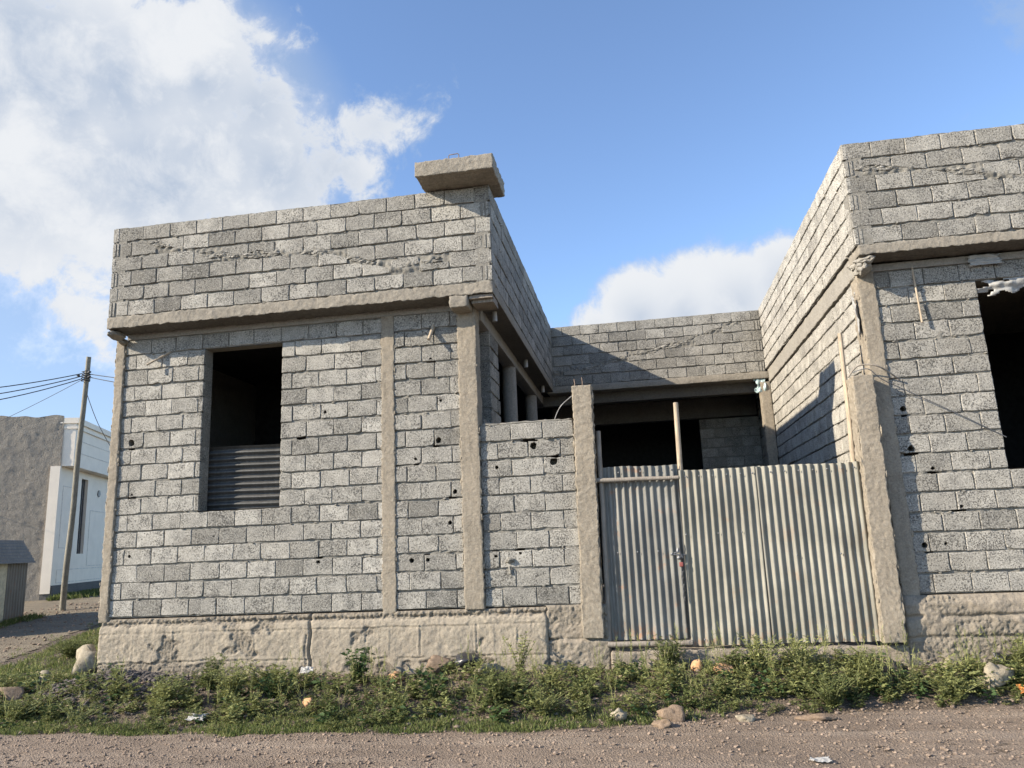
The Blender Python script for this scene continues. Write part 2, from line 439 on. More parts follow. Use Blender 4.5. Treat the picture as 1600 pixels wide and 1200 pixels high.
    for j in range(nt_):
        for i in range(ns_):
            sc=s0+(s1-s0)*(i+.5)/ns_; tc=t0+(t1-t0)*(j+.5)/nt_
            if blocked(sc,tc): continue
            q=[]
            for (ii,jj2) in ((i,j),(i+1,j),(i+1,j+1),(i,j+1)):
                if (ii,jj2) not in idx:
                    s=s0+(s1-s0)*ii/ns_; t=t0+(t1-t0)*jj2/nt_
                    P=O+U*s+Z*t
                    d=-.021+smear*(.015*nz(P.x,P.y,P.z,17,seed)+.014*nz(P.x,P.y,P.z,2.6,seed+1))
                    if cr:
                        cc=cr(s)
                        if cc is not None and abs(t-cc)<.09: d+=(1-(abs(t-cc)/.09)**2)*(.013+.030*nz(P.x,P.y,P.z,19,seed)+.016*nz(P.x,P.y,P.z,45,seed))
                    idx[(ii,jj2)]=len(V); V.append(W(s,t,min(d,.012)))
                q.append(idx[(ii,jj2)])
            F.append(tuple(q))
    mb.add(V,F,.5,1,True)
    # mortar blobs
    k=int((s1-s0)*(t1-t0)*7*smear)
    for _ in range(k):
        s=rr.uniform(s0+.02,s1-.02); t=t0+c*rr.randint(0,rows)+rr.uniform(-.012,.012)
        if t<t0+.01 or t>t1-.01 or blocked(s,t) or blocked(s,t+.06) or blocked(s,t-.06): continue
        q=rr.uniform(.006,.016); lump(mb,W(s,t,-.002),(q*rr.uniform(1,2.4),q*rr.uniform(1,1.6),q*.9),0,rr.randint(0,99),.4,.5,1)
    if cr:
        a,e=crack[0][0],crack[-1][0]
        for _ in range(int((e-a)*95)):
            s=rr.uniform(a+.01,e-.01); k_=.020+.065*nz(s,0,0,2.3,seed)
            if k_<.012: continue
            t=cr(s)+rr.uniform(-1,1)*k_*.9; q=rr.uniform(.006,.03)
            lump(mb,W(s,t,-.008),(q*2.1,q*.8,q*.65),1,rr.randint(0,99),.6,rr.uniform(.3,1.),rr.choice((0,1)))
    if backing:
        ss=sorted({s0,s1,*[x for o in opens for x in o[:2] if s0<x<s1]}); ts=sorted({t0,t1,*[x for o in opens for x in o[2:] if t0<x<t1]})
        solid=lambda i,j: 0<=i<len(ss)-1 and 0<=j<len(ts)-1 and not any(a<(ss[i]+ss[i+1])/2<b_ and c_<(ts[j]+ts[j+1])/2<d_ for a,b_,c_,d_ in opens)
        for i in range(len(ss)-1):
            for j in range(len(ts)-1):
                if not solid(i,j): continue
                a,e,l,h=ss[i],ss[i+1],ts[j],ts[j+1]
                if i==0: a+=.004
                if i==len(ss)-2: e-=.004
                if j==len(ts)-2: h-=.004
                P=[W(a,l,-.03),W(e,l,-.03),W(e,h,-.03),W(a,h,-.03),W(a,l,-thick),W(e,l,-thick),W(e,h,-thick),W(a,h,-thick)]
                f=[(4,7,6,5)]
                if not holes: pass
                if not solid(i-1,j): f.append((0,3,7,4))
                if not solid(i+1,j): f.append((1,5,6,2))
                if not solid(i,j-1): f.append((0,4,5,1))
                if not solid(i,j+1): f.append((3,2,6,7))
                mb.add(P,f,.5,1)
def box_uv(mb,W,a,e,l,h,d0,d1,tone,mat_=0):
    P=[W(a,l,d0),W(e,l,d0),W(e,h,d0),W(a,h,d0),W(a,l,d1),W(e,l,d1),W(e,h,d1),W(a,h,d1)]
    mb.add(P,[(4,5,6,7),(0,1,5,4),(1,2,6,5),(2,3,7,6),(3,0,4,7)],tone,mat_)
BM=[M['block'],M['mortar']]

def split_boxes(mb,name,material,parent):
    for k in range(0,len(mb.v),8):
        m_=MB(); m_.add(mb.v[k:k+8],[(0,3,2,1),(4,5,6,7),(0,1,5,4),(1,2,6,5),(2,3,7,6),(3,0,4,7)]); m_.build(name,material,parent)
# ------------------------------------------------------------------ terrain
def edge_y(x):   # where the weedy bank meets the dirt road
    P=[(-40,-1.85),(-4.5,-1.74),(1.2,-1.70),(3.3,-1.18),(5.7,-.80),(40,-.7)]
    for (a,b),(c,d) in zip(P,P[1:]):
        if a<=x<=c: return b+(d-b)*(x-a)/(c-a)+.09*nz(x,0,0,1.6)+.05*nz(x,3,0,5)+.02*nz(x,6,0,13)
    return -1.2
def H(x,y):
    e=edge_y(x)
    z=-.95+.25*sstep(e-.05,-.15,y)
    z+=.055*max(0.,min(y,9.))*(1 if x<-4.3 else .0 if x>-3.5 else (-3.5-x)/.8)
    z+=.17*math.exp(-((x+3.85)/.65)**2-((y+.62)/.42)**2)
    z+=.07*math.exp(-((x-.25)/.5)**2-((y+.3)/.25)**2)+.05*math.exp(-((x-3.4)/1.3)**2-((y+.35)/.3)**2)
    if -9<x<10 and -5<y<6: z+=.012*nz(x,y,0,3.1)+.014*nz(x,y,0,.9)+.008*nz(x,y,0,9)*sstep(e-.3,e+.3,y)
    return z
def axis(core0,core1,step,far0,far1):
    L=[core0+step*i for i in range(int(round((core1-core0)/step))+1)]
    d=step; x=L[-1]
    while x<far1: d*=1.45; x=min(far1,x+d); L.append(x)
    d=step; x=L[0]; A=[]
    while x>far0: d*=1.45; x=max(far0,x-d); A.append(x)
    return A[::-1]+L
def sheet(name,xs,ys,zf,material,keep=None):
    mb=MB(); n=len(xs)
    V=[(x,y,zf(x,y)) for y in ys for x in xs]
    F=[]
    for j in range(len(ys)-1):
        for i in range(n-1):
            if keep is None or keep((xs[i]+xs[i+1])/2,(ys[j]+ys[j+1])/2): F.append((j*n+i,j*n+i+1,(j+1)*n+i+1,(j+1)*n+i))
    mb.add(V,F,.5,0,True); return mb.build(name,material)
gx=axis(-11.,9.,.1,-700,700); gy=axis(-4.4,7.,.08,-700,700)
tag(sheet('ground',gx,gy,lambda x,y:H(x,y) if y<40 else H(x,40),M['soil']),kind='structure')
rx=axis(-9.,9.,.06,-300,300); ry=[-9,-8,-7.2,-6.4,-5.8,-5.2,-4.8]+[-4.4+.05*i for i in range(76)]
def road_z(x,y):
    e=edge_y(x); rut=.012*nz(x*.2,y*2.2,0,1.0,4)
    return H(x,y)+.006+rut*.4+.010*nz(x,y,0,14,2)+.007*nz(x,y,0,33,2)-.03*sstep(e-.02,e+.10,y)
tag(sheet('dirt_road',rx,ry,road_z,M['road'],lambda x,y:y<edge_y(x)+.12),kind='structure')
def alley_keep(x,y):
    L=-6.95-.34*(y-1.4)+.18*nz(x,y,0,1.3,6)
    return x<L and y>.2+.15*nz(x,y,0,1.7,8) and x>-13.5-.34*(y-5)
ax_=[-15+.1*i for i in range(100)]; ay_=[.0+.1*i for i in range(170)]
tag(sheet('alley',ax_,ay_,lambda x,y:H(x,y)+.008+.012*nz(x,y,0,9,3),M['alley'],alley_keep),kind='structure')

# ------------------------------------------------------------------ the unfinished house
house=thing('block_house','large unfinished grey block house with open rooms, raised parapets and dark window openings','house',(0,0,-.7))
C=.2115; ZS=3.67; ZT=3.82; CP=.2085; PTOP=ZT+6*CP
WIN=(-3.23,-2.14,6*C,16*C)
hA=[(-4.22,2.20,.045),(-4.17,1.49,.018),(-4.15,.75,.02),(-1.55,2.42,.022),(-1.87,2.14,.012),(-1.62,.59,.025),(-.95,.57,.0),(-.45,.56,.03),(-.27,.56,.025),
    (-.17,2.97,.018),(-.05,2.46,.018),(-.12,1.97,.036),(-.38,1.76,.02),(.07,1.34,.028),(.04,.98,.025),(-1.47,3.45,.012),(-3.0,.95,.012)]
mb=MB()
block_wall(mb,(0,0,0),(1,0,0),(0,-1,0),-4.385,-.79,0,17,C,phase=.06,opens=[WIN],holes=hA,seed=1,tone=(.3,1))
block_wall(mb,(0,0,0),(1,0,0),(0,-1,0),-.65,.20,0,17,C,phase=-.30,holes=hA,seed=2,tone=(.15,.75),smear=1.4)
block_wall(mb,(WIN[0],0,0),(0,1,0),(1,0,0),.0,.2,WIN[2],10,C,b=.4,phase=0.02,seed=3,backing=False,tone=(.3,.6))
wallA=mb.build('block_wall',BM,house)
mb=MB(); box(mb,(-4.3,.04,17*C-.001),(.2,.19,ZS)); rough_box(mb,(-4.37,-.004,17*C),(.2,.05,ZS+.01),.08,.006,.004,3)
mb.build('lintel_band',M['concg'],house)
# left return wall, seen only from the side
mb=MB()
block_wall(mb,(-4.40,0,0),(0,1,0),(-1,0,0),.14,6.1,0,17,C,phase=.1,seed=4,mres=.06)
mb.build('block_wall',BM,house)
# columns and pilaster
def column(a,b,material=M['conctan'],seed=0,r=.014,amp=.010,shear=(0,0),res=.022,name='column'):
    m_=MB(); rough_box(m_,a,b,res,r*.6,.003,seed,26,shear=shear,big=.003,jag=(.009,.002,.003))
    q=random.Random(seed)
    for k in range(int((b[2]-a[2])*26)):
        lump(m_,(q.choice((a[0],b[0]))+q.gauss(0,.004),a[1]+q.uniform(.008,.02),q.uniform(a[2]+.05,b[2]-.05)),(q.uniform(.006,.016),q.uniform(.006,.014),q.uniform(.012,.05)),1,q.randint(0,99),.5,smooth=True)
    return m_.build(name,material,house)
column((-4.505,-.03,-.05),(-4.38,.16,3.60),M['conctan'],1,.02,.014)
column((-.802,-.014,-.03),(-.64,.12,3.60),M['conctan'],2,.008,.010)
column((.196,-.05,-.02),(.424,.2,ZS),M['conctan'],3,.012,.008)
# roof slab of the left wing
mb=MB()
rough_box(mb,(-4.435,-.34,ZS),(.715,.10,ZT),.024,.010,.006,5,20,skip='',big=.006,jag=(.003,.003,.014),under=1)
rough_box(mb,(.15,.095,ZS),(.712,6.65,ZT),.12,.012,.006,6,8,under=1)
mb.build('roof_slab',[M['conc'],M['formshade']],house)
mb=MB()
rough_box(mb,(.17,-.335,3.525),(.40,.02,ZS+.004),.04,.02,.012,9,10)      # corbel over the column
mb.build('corbel',M['conc'],house); mb=MB(); lump(mb,(-4.39,-.16,3.605),(.075,.17,.06),2,3,.5,smooth=False); lump(mb,(-4.40,-.05,3.57),(.06,.10,.05),2,5,.5)
mb.build('broken_edge',M['conc'],house)
mb=MB(); box(mb,(.41,-.30,3.625),(.70,.05,ZS-.003)); box(mb,(.43,-.24,3.585),(.70,.08,3.622))
mb.build('shutter_board',M['woodgrey'],house)
# parapet of the left wing
mb=MB()
block_wall(mb,(0,-.335,0),(1,0,0),(0,-1,0),-4.425,.715,ZT,6,CP,b=.375,phase=-.02,seed=11,headers='se',tone=(.2,.95),
   crack=[(-3.95,4.84),(-3.49,4.69),(-3.03,4.56),(-2.69,4.50),(-2.36,4.48),(-1.49,4.42),(-1.06,4.30),(-.64,4.135),(-.48,4.09),(-.23,4.13),(.07,4.16)])
block_wall(mb,(.715,0,0),(0,1,0),(1,0,0),-.335,6.12,ZT,6,CP,b=.375,phase=.1,seed=12,tone=(.1,.75),mres=.05)
block_wall(mb,(-4.425,0,0),(0,1,0),(-1,0,0),-.335,6.12,ZT,6,CP,b=.375,phase=.1,seed=13,mres=.08)
mb.build('parapet',BM,house)
# cast slab standing on the parapet corner, with its lifting loop
mb=MB(); rough_box(mb,(-.115,-.735,PTOP+.012),(.845,.075,PTOP+.20),.022,.010,.005,14,20,big=.004,jag=(.009,.003,.010))
cap=mb.build('corner_slab',M['conc'],house)
mb=MB(); z0=PTOP+.18
tube(mb,[(.30,-.69,z0),(.30,-.69,z0+.075),(.31,-.69,z0+.088),(.41,-.69,z0+.092),(.425,-.69,z0+.08),(.425,-.69,z0)],.006,6)
mb.build('lifting_loop',M['rebar'],cap)
# courtyard side of the left wing: beam, pier, columns, wall stubs
mb=MB(); rough_box(mb,(.25,.2,3.50),(.45,6.9,ZS+.004),.1,.01,.006,15); mb.build('beam',M['concg'],house)
mb=MB(); block_wall(mb,(.45,0,0),(0,1,0),(1,0,0),.72,1.36,-.3,18,C,b=.33,phase=.0,seed=15,tone=(.2,.6),mres=.05)
block_wall(mb,(0,.72,0),(1,0,0),(0,-1,0),.25,.448,-.3,18,C,b=.33,seed=16,tone=(.1,.4),mres=.05,backing=False)
block_wall(mb,(.45,0,0),(0,1,0),(1,0,0),.2,.72,-.3,12,C,b=.33,phase=.0,seed=17,tone=(.2,.6),mres=.05)
mb.build('block_wall',BM,house)
def round_column(x,y,r,z0,z1,seed):
    m_=MB(); tube(m_,[(x,y,z0+(z1-z0)*i/10) for i in range(11)],r,20,wob=.02,seed=seed); return m_.build('round_column',M['concg'],house)
round_column(.33,2.95,.115,-.45,3.55,1); round_column(.33,5.45,.115,-.45,3.55,2)
for yy in (.46,3.2,5.4):
    mb=MB(); tube(mb,[(.58,yy,3.545),(.58,yy,3.69)],.034,14); mb.build('drain_pipe',M['plastic'],house)
# inner rooms of the left wing
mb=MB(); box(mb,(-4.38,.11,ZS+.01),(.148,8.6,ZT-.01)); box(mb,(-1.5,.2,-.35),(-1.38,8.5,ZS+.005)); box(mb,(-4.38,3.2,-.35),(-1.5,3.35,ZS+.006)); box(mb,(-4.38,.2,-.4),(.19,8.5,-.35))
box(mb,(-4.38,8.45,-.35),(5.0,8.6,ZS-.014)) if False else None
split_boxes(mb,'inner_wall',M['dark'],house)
# back wing
mb=MB()
block_wall(mb,(0,6.12,0),(1,0,0),(0,-1,0),.62,4.87,ZT-.04,6,CP,b=.375,phase=.0,seed=21,headers='e',tone=(.2,.65),
   crack=[(.72,4.09),(1.52,4.13),(1.98,4.25),(2.81,4.38),(3.39,4.50),(3.9,4.68),(4.41,4.80)])
mb.build('parapet',BM,house)
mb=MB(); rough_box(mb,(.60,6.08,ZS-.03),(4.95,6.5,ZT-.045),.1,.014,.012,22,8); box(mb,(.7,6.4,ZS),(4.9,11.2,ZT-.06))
mb.build('roof_slab',[M['conc'],M['formshade']],house)
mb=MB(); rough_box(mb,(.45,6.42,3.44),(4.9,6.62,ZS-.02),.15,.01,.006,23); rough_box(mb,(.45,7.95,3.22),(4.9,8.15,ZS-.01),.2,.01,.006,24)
mb.build('beam',M['formshade'],house)
mb=MB(); block_wall(mb,(0,8.0,0),(1,0,0),(0,-1,0),3.68,4.93,-.4,17,C,phase=.1,seed=25,mres=.08,tone=(.3,.9),smear=.3); mb.build('block_wall',BM,house)
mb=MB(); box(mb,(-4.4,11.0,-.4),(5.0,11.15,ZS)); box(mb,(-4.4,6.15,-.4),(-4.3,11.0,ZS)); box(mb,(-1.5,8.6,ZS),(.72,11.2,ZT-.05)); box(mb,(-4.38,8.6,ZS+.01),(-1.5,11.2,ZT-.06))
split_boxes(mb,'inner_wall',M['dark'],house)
mb=MB(); box(mb,(.19,.3,-.47),(4.95,11.0,-.44)); mb.build('yard_floor',M['concg'],house)
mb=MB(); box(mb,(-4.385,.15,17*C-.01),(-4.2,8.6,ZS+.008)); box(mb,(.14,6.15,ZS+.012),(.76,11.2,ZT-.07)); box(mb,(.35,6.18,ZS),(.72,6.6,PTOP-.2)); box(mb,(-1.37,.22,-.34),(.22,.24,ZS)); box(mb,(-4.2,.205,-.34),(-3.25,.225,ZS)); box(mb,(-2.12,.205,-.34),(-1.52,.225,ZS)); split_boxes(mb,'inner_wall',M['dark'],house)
# right wing
XB=4.93
WB=(6.175,7.28,6*C,16*C)
hB=[(5.22,1.98,.034),(5.24,1.505,.036),(5.43,1.31,.022),(5.27,.50,.034),(5.44,.51,.017),(5.62,.86,.022)]
mb=MB()
block_wall(mb,(0,0,0),(1,0,0),(0,-1,0),5.10,9.2,0,17,C,phase=.05,opens=[WB],holes=hB,seed=31,tone=(.3,.8),smear=1.2)
block_wall(mb,(WB[1],0,0),(0,1,0),(-1,0,0),0,.2,WB[2],10,C,b=.4,seed=33,backing=False,mres=.06)
mb.build('block_wall',BM,house)
mb=MB(); rough_box(mb,(5.05,-.004,17*C),(9.2,.05,ZS+.01),.1,.006,.004,33); box(mb,(5.1,.04,17*C-.001),(9.2,.19,ZS)); mb.build('lintel_band',M['concg'],house)
column((4.735,6.10,-.44),(4.915,6.34,3.57),M['conctan'],38,.012,.012,res=.05)
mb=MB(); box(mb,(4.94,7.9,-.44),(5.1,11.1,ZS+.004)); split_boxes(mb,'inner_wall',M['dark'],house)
column((XB,-.02,-.62),(5.108,.30,3.60),M['conctan'],34,.012,.012)
mb=MB(); block_wall(mb,(XB,0,0),(0,1,0),(-1,0,0),.26,8.0,-.42,19,.2085,b=.36,phase=.1,seed=35,tone=(.85,1.15),mres=.045,smear=1.1)
mb.build('block_wall',BM,house)
mb=MB(); rough_box(mb,(XB-.02,.05,3.56),(XB+.15,8.2,ZT-.005),.035,.010,.006,36,20,jag=(.003,.003,.014)); lump(mb,(4.97,-.10,3.60),(.09,.16,.09),2,3,.6); lump(mb,(4.99,-.22,3.66),(.10,.10,.06),2,8,.6)
for i in range(26): lump(mb,(4.90+.1*random.random(),-.3+.6*random.random(),3.56+.2*random.random()),random.uniform(.02,.045),1,i,.5)
mb.build('beam',M['bandgrey'],house)
mb=MB(); rough_box(mb,(4.90,-.315,ZS+.035),(9.3,.1,ZT),.024,.010,.006,37,20,big=.006,jag=(.003,.003,.015),under=1); box(mb,(4.95,.09,ZS+.01),(9.3,8.6,ZT-.01)); mb.build('roof_slab',[M['conc'],M['formshade']],house)
mb=MB()
block_wall(mb,(0,-.31,0),(1,0,0),(0,-1,0),4.87,9.3,ZT,6,CP,b=.375,phase=.13,seed=41,headers='s',tone=(.25,.75),
   crack=[(5.0,4.75),(5.46,4.70),(6.11,4.57),(6.72,4.45),(7.6,4.3)])
block_wall(mb,(4.87,0,0),(0,1,0),(-1,0,0),-.31,6.5,ZT,6,CP,b=.375,phase=.1,seed=42,tone=(.85,1.15),mres=.04)
mb.build('parapet',BM,house)
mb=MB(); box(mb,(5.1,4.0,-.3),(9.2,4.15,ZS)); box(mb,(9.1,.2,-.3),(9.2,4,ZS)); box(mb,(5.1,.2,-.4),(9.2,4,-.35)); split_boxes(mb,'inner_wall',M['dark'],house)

# plinths: cast stone footing with seams, ridges and broken patches
def plinth(x0,x1,y,z0,z1,f,material,seed,res=.0125):
    m_=MB(); nx=round((x1-x0)/res); nz_=round((z1-z0)/res); V=[];F=[];KK=[]; F2=[]
    for j in range(nz_+1):
        for i in range(nx+1):
            x=x0+(x1-x0)*i/nx; z=z0+(z1-z0)*j/nz_
            e=min(x-x0,x1-x,z1-z); d,k=f(x,z); d-=.025*(1-min(1,e/(.02+.02*abs(nz(x,z,0,7,5)))))**2 if e<.04 else 0
            V.append((x,y-d,z)); KK.append(k)
    n=nx+1
    for j in range(nz_):
        for i in range(nx): (F2 if KK[j*n+i] else F).append((j*n+i,j*n+i+1,(j+1)*n+i+1,(j+1)*n+i))
    m_.add(V,F+F2,.5,0,True)
    for i in range(len(F),len(F)+len(F2)): m_.m[i]=1
    o=len(V)
    yb=y+.35
    L=[]; 
    for i in range(nx+1): L.append(V[nz_*n+i])
    m_.add(L+[(p[0],yb,p[2]) for p in L],[(i,i+1,nx+2+i,nx+1+i) for i in range(nx)])
    for col in (0,nx):
        L=[V[j*n+col] for j in range(nz_+1)]
        m_.add(L+[(p[0],yb,p[2]) for p in L],[(j,j+1,nz_+2+j,nz_+1+j) for j in range(nz_)])
    return m_.build('plinth',[material,M['rubbledark']],house)
seams=[-4.0,-3.47,-3.02,-2.41,-1.33,-1.02,-.72,-.36,-.12,.30,.52,.78,.95]
def fA(x,z):
    wv=.014*nz(x,0,0,2.2,6)+.006*nz(x,0,0,9,6)
    d=.012*nz(x,z,0,3,1)+.007*fb(x,z,0,11,2)+.003*nz(x,z,0,50,2); brk=False
    d+=.018*sstep(-.07,-.15,z)+.006*sstep(-.16,-.20,z)
    if z>-.10+.03*nz(x,0,0,5,2): d+=.022*fb(x,z,0,26,3,3)+.013*nz(x,z,0,60,4)-.012-.02*math.exp(-((z+.075+wv)/.014)**2); brk=True
    q=nz(x,0,0,3,9)
    d+=.010*math.exp(-((z+.168+wv)/.009)**2)*(1 if q>-.2 else 0)-.010*math.exp(-((z+.186+wv)/.008)**2)
    d+=(.007*math.exp(-((z+.505+wv*2)/.009)**2)-.012*math.exp(-((z+.525+wv*2)/.009)**2))*(1 if q<.25 else 0)
    for i,s in enumerate(seams):
        if -.5<z<-.17 and nz(i*3.3,z*1.5,0,1.9,3)>-.25:
            so=s+.014*nz(z,i,0,6); k=.007 if i%2 else .003
            d+=k*math.exp(-((x-so)/.008)**2)-k*math.exp(-((x-so-.02)/.008)**2)
    xc=-1.69+.03*nz(z,0,0,6); d-=.05*math.exp(-((x-xc)/.014)**2)+.02*math.exp(-((x-xc+.05)/.01)**2)*(1 if z<-.25 else 0)
    br=.6*nz(x,z,0,2.3,11)+.5*nz(x,z,0,9,12)+.6*math.exp(-((x+3.55)/.25)**2-((z+.32)/.18)**2)+.9*math.exp(-((x+2.55+.9*(z+.3))/.16)**2)*sstep(-.6,-.45,z)+.8*sstep(-.47,-.62,z)*(1 if x<-2.8 else .6)
    if br>.45: d+=(-.016+.012*fb(x,z,0,42,5,3)+.008*nz(x,z,0,85,5))*sstep(.45,.55,br); brk=True
    return d,brk
plinth(-4.47,1.14,-.035,-.85,-.015,fA,M['plinth'],1)
def fL(x,z):
    d=.012*fb(x,z,0,14,21)+.006*nz(x,z,0,40,2)
    d+=.03*sstep(-.36,-.40,z)-.02*math.exp(-((z+.37)/.015)**2)
    if x<1.25 and z<-.35: d-=.03
    if z>-.2: d+=.01*fb(x,z,0,30,7)
    return d,(z>-.2 or nz(x,z,0,5,8)>.1)
plinth(1.13,1.83,-.03,-.85,.0,fL,M['rubble'],2)
def fB(x,z):
    d=.012*fb(x,z,0,9,31)+.014*sstep(-.05,.25,nz(x,z*1.6,0,2.5,33))
    k=sstep(-.1,.35,nz(x,z,0,1.9,37)+.5*sstep(-.25,-.55,z))
    d+=k*(.014*fb(x,z,0,38,34,3)+.008*nz(x,z,0,80,35)-.008)
    d+=.03*sstep(-.03,-.10,z)-.03*math.exp(-((z+.22+.02*nz(x,0,0,3))/.02)**2)*(1 if nz(x,1,0,1.5,3)>-.3 else .2)
    return d-.02*math.exp(-((z+.43+.03*nz(x,0,0,2.4))/.018)**2),k>.4
plinth(4.90,9.3,-.05,-.9,-.01,fB,M['rubble'],3)

# ------------------------------------------------------------------ low wall and gate posts
lw=thing('boundary_wall','waist-patched low grey block wall between the tall house column and the gate post'.replace('waist-patched ','short '),'wall',(1.0,0,-.35))
mb=MB(); hL=[(1.02,1.86,.046),(1.30,1.64,.046),(.62,1.60,.022),(.86,.60,.018),(.57,.57,.02)]
block_wall(mb,(0,-.005,0),(1,0,0),(0,-1,0),.428,1.55,0,10,.2115,b=.375,phase=.25,holes=hL,seed=51,tone=(.3,.8),smear=1.5)
lump(mb,(.74,-.02,.51),(.05,.035,.04),2,4,.5,.5,1); lump(mb,(.73,-.015,.40),(.025,.02,.05),1,5,.5,.5,1)
mb.build('block_face',BM,lw)
mb=MB(); rough_box(mb,(.455,.0,10*.2115-.006),(1.545,.19,10*.2115+.016),.04,.01,.012,52,14); mb.build('mortar_cap',M['mortar'],lw)
RQ=random.Random(77)
def post(label,a,b,seed,shear,bars,rods):
    loc=((a[0]+b[0])/2,(a[1]+b[1])/2,a[2]); t=thing('gate_post',label,'gate post',loc)
    m_=MB(); rough_box(m_,a,b,.016,.012,.004,seed,30,shear=shear,big=.004,jag=(.012,.002,.004)); [lump(m_,(RQ.choice((a[0],b[0]))+shear[0]*zq+RQ.gauss(0,.004),a[1]+RQ.uniform(.012,.03),a[2]+(b[2]-a[2])*zq),(RQ.uniform(.005,.012),RQ.uniform(.008,.016),RQ.uniform(.02,.08)),1,RQ.randint(0,99),.6,smooth=True) for zq in [RQ.uniform(.02,.97) for _ in range(55)]]; m_.build('shaft',M['conctan'],t)
    for (x,y,h) in bars:
        m_=MB(); tube(m_,[(x,y,b[2]-.1),(x+.006,y,b[2]+h*.5),(x,y+.01,b[2]+h)],.007,6); m_.build('rebar',M['rebar'],t)
    return t
post('rough concrete gate post left of the tin gate, taller than the low block wall',(1.535,-.09,-.36),(1.765,.15,2.50),61,(.04,0),[(1.60,0,.10),(1.69,.02,.12)],0)
post('rough concrete gate post right of the tin gate, in front of the house corner',(4.635,-.19,-.46),(4.86,.06,2.36),62,(.045,0),[],0)
mb=MB(); rough_box(mb,(1.83,-.10,-.86),(4.90,.3,-.50),.05,.03,.016,63,8,big=.02)
tag(mb.build('gate_sill',M['rubble']),'worn tan concrete sill under the corrugated tin gate','sill')

# ------------------------------------------------------------------ tin gate
gate=thing('tin_gate','double gate of grey corrugated tin sheets hung between two concrete posts','gate',(2.72,0,-.46))
def corr(x0,x1,z0,z1,y,pitch=.0775,amp=.0095,seed=0,dent=1.,lean=0.,phase=0.,horizontal=False):
    m_=MB(); n=max(4,int((x1-x0)/pitch*8)); nz_=26; V=[];F=[]
    for j in range(nz_+1):
        for i in range(n+1):
            x=x0+(x1-x0)*i/n; t=j/nz_; z=z0+(z1-z0)*t
            a=amp*(1+.22*nz(x,z,0,2.5,seed)+.25*nz(x,0,0,9,seed+4))
            d=a*math.sin(2*math.pi*(x-x0)/pitch+phase)
            k=dent*sstep(.14,.0,t)
            d=d*(1-.5*k*abs(nz(x,z,0,7,seed)))+.020*k*nz(x,z,0,6,seed)+.012*dent*nz(x,z,0,1.6,seed)+.022*dent*min(0,nz(x,z,0,3.3,seed+9)+.25)
            zz=z+(.008*nz(x,0,0,9,seed) if j in (0,nz_) else 0)+(.018*nz(x,0,0,1.7,seed+2))*t
            V.append((x+lean*t,y-d,zz))
    for j in range(nz_):
        for i in range(n): F.append((j*(n+1)+i,j*(n+1)+i+1,(j+1)*(n+1)+i+1,(j+1)*(n+1)+i))
    m_.add(V,F,.5,0,True); return m_
corr(1.835,2.715,-.395,1.515,.02,seed=1,amp=.0155,pitch=.081,lean=.0,dent=1.2).build('tin_sheet',M['tinold'],gate)
corr(2.705,3.60,-.465,1.435,-.045,seed=2,lean=.02,dent=1.3,pitch=.081,amp=.0165).build('tin_sheet',M['tin'],gate)
corr(3.555,4.69,-.455,1.425,-.066,seed=3,lean=.012,pitch=.081,amp=.0165,phase=.6).build('tin_sheet',M['tin'],gate)
def pole(parent,pts,r,material,name,seed=0,n=10):
    m_=MB(); tube(m_,pts,r,n,wob=.12,seed=seed); return m_.build(name,material,parent)
pole(gate,lerp_pts((1.77,-.03,1.375),(2.72,-.045,1.36),6,.008,3),[.026,.027,.025,.024,.024,.022,.022],M['woodgrey'],'rail',1)
pole(gate,lerp_pts((1.80,-.05,-.432),(2.72,-.055,-.43),6,.006,4),.032,M['woodgrey'],'rail',2)
pole(gate,lerp_pts((1.815,.0,-.40),(1.845,.01,1.95),8,.012,5),.029,M['woodgrey'],'stile',3)
mb=MB()  # hasp and twisted chain
tube(mb,[(2.56,-.075,.51),(2.60,-.078,.51),(2.66,-.082,.505),(2.72,-.075,.50)],.010,6); tube(mb,[(2.60,-.085,.525),(2.66,-.095,.54),(2.69,-.085,.47)],.010,6)
lump(mb,(2.575,-.08,.515),.018,1,2,.3); lump(mb,(2.655,-.09,.47),(.03,.018,.035),1,4,.4); lump(mb,(2.64,-.085,.555),(.016,.014,.03),1,6,.4)
tube(mb,[(2.655,-.08,.55),(2.665,-.085,.60),(2.66,-.08,.64)],.009,6)
mb.build('hasp',M['steel'],gate)
mb=MB()
for i in range(11):
    z=.37-.034*i; x=2.672+.004*math.sin(i*1.3); w=.011 if i%2 else .004; y=-.08
    tube(mb,[(x-w,y,z+.02),(x+w,y-.004*(1-i%2)*2,z+.02),(x+w,y,z-.02),(x-w,y,z-.02),(x-w,y,z+.02)],.0042,5,cap=False)
mb.build('chain',M['steel'],gate)
mb=MB(); rough_box(mb,(2.645,-.10,.375),(2.69,-.075,.425),.012,.008,.001,5); mb.build('padlock',M['red'],gate)
def nails(L):
    m_=MB()
    for (x,z,y) in L: lump(m_,(x,y-.012,z),(.011,.006,.011),1,3,.1)
    m_.build('roofing_nail',M['steel'],gate)['kind']='stuff'
nails([(x,1.36+.01*nz(x,0,0,4),-.058) for x in (2.80,2.95,3.10,3.25,3.40,3.53)]+[(x,1.36,-.078) for x in (3.72,3.87,4.02,4.17,4.32,4.47,4.60)]+[(x,.72,-.058) for x in (2.75,3.1,3.35)]+[(x,.45,-.078) for x in (3.9,4.35)]+[(x,-.40,-.06) for x in (2.85,3.2)]+[(x,1.455,.01) for x in (2.05,2.3,2.5,2.65)]+[(x,.55,.008) for x in (1.98,2.2,2.43)])
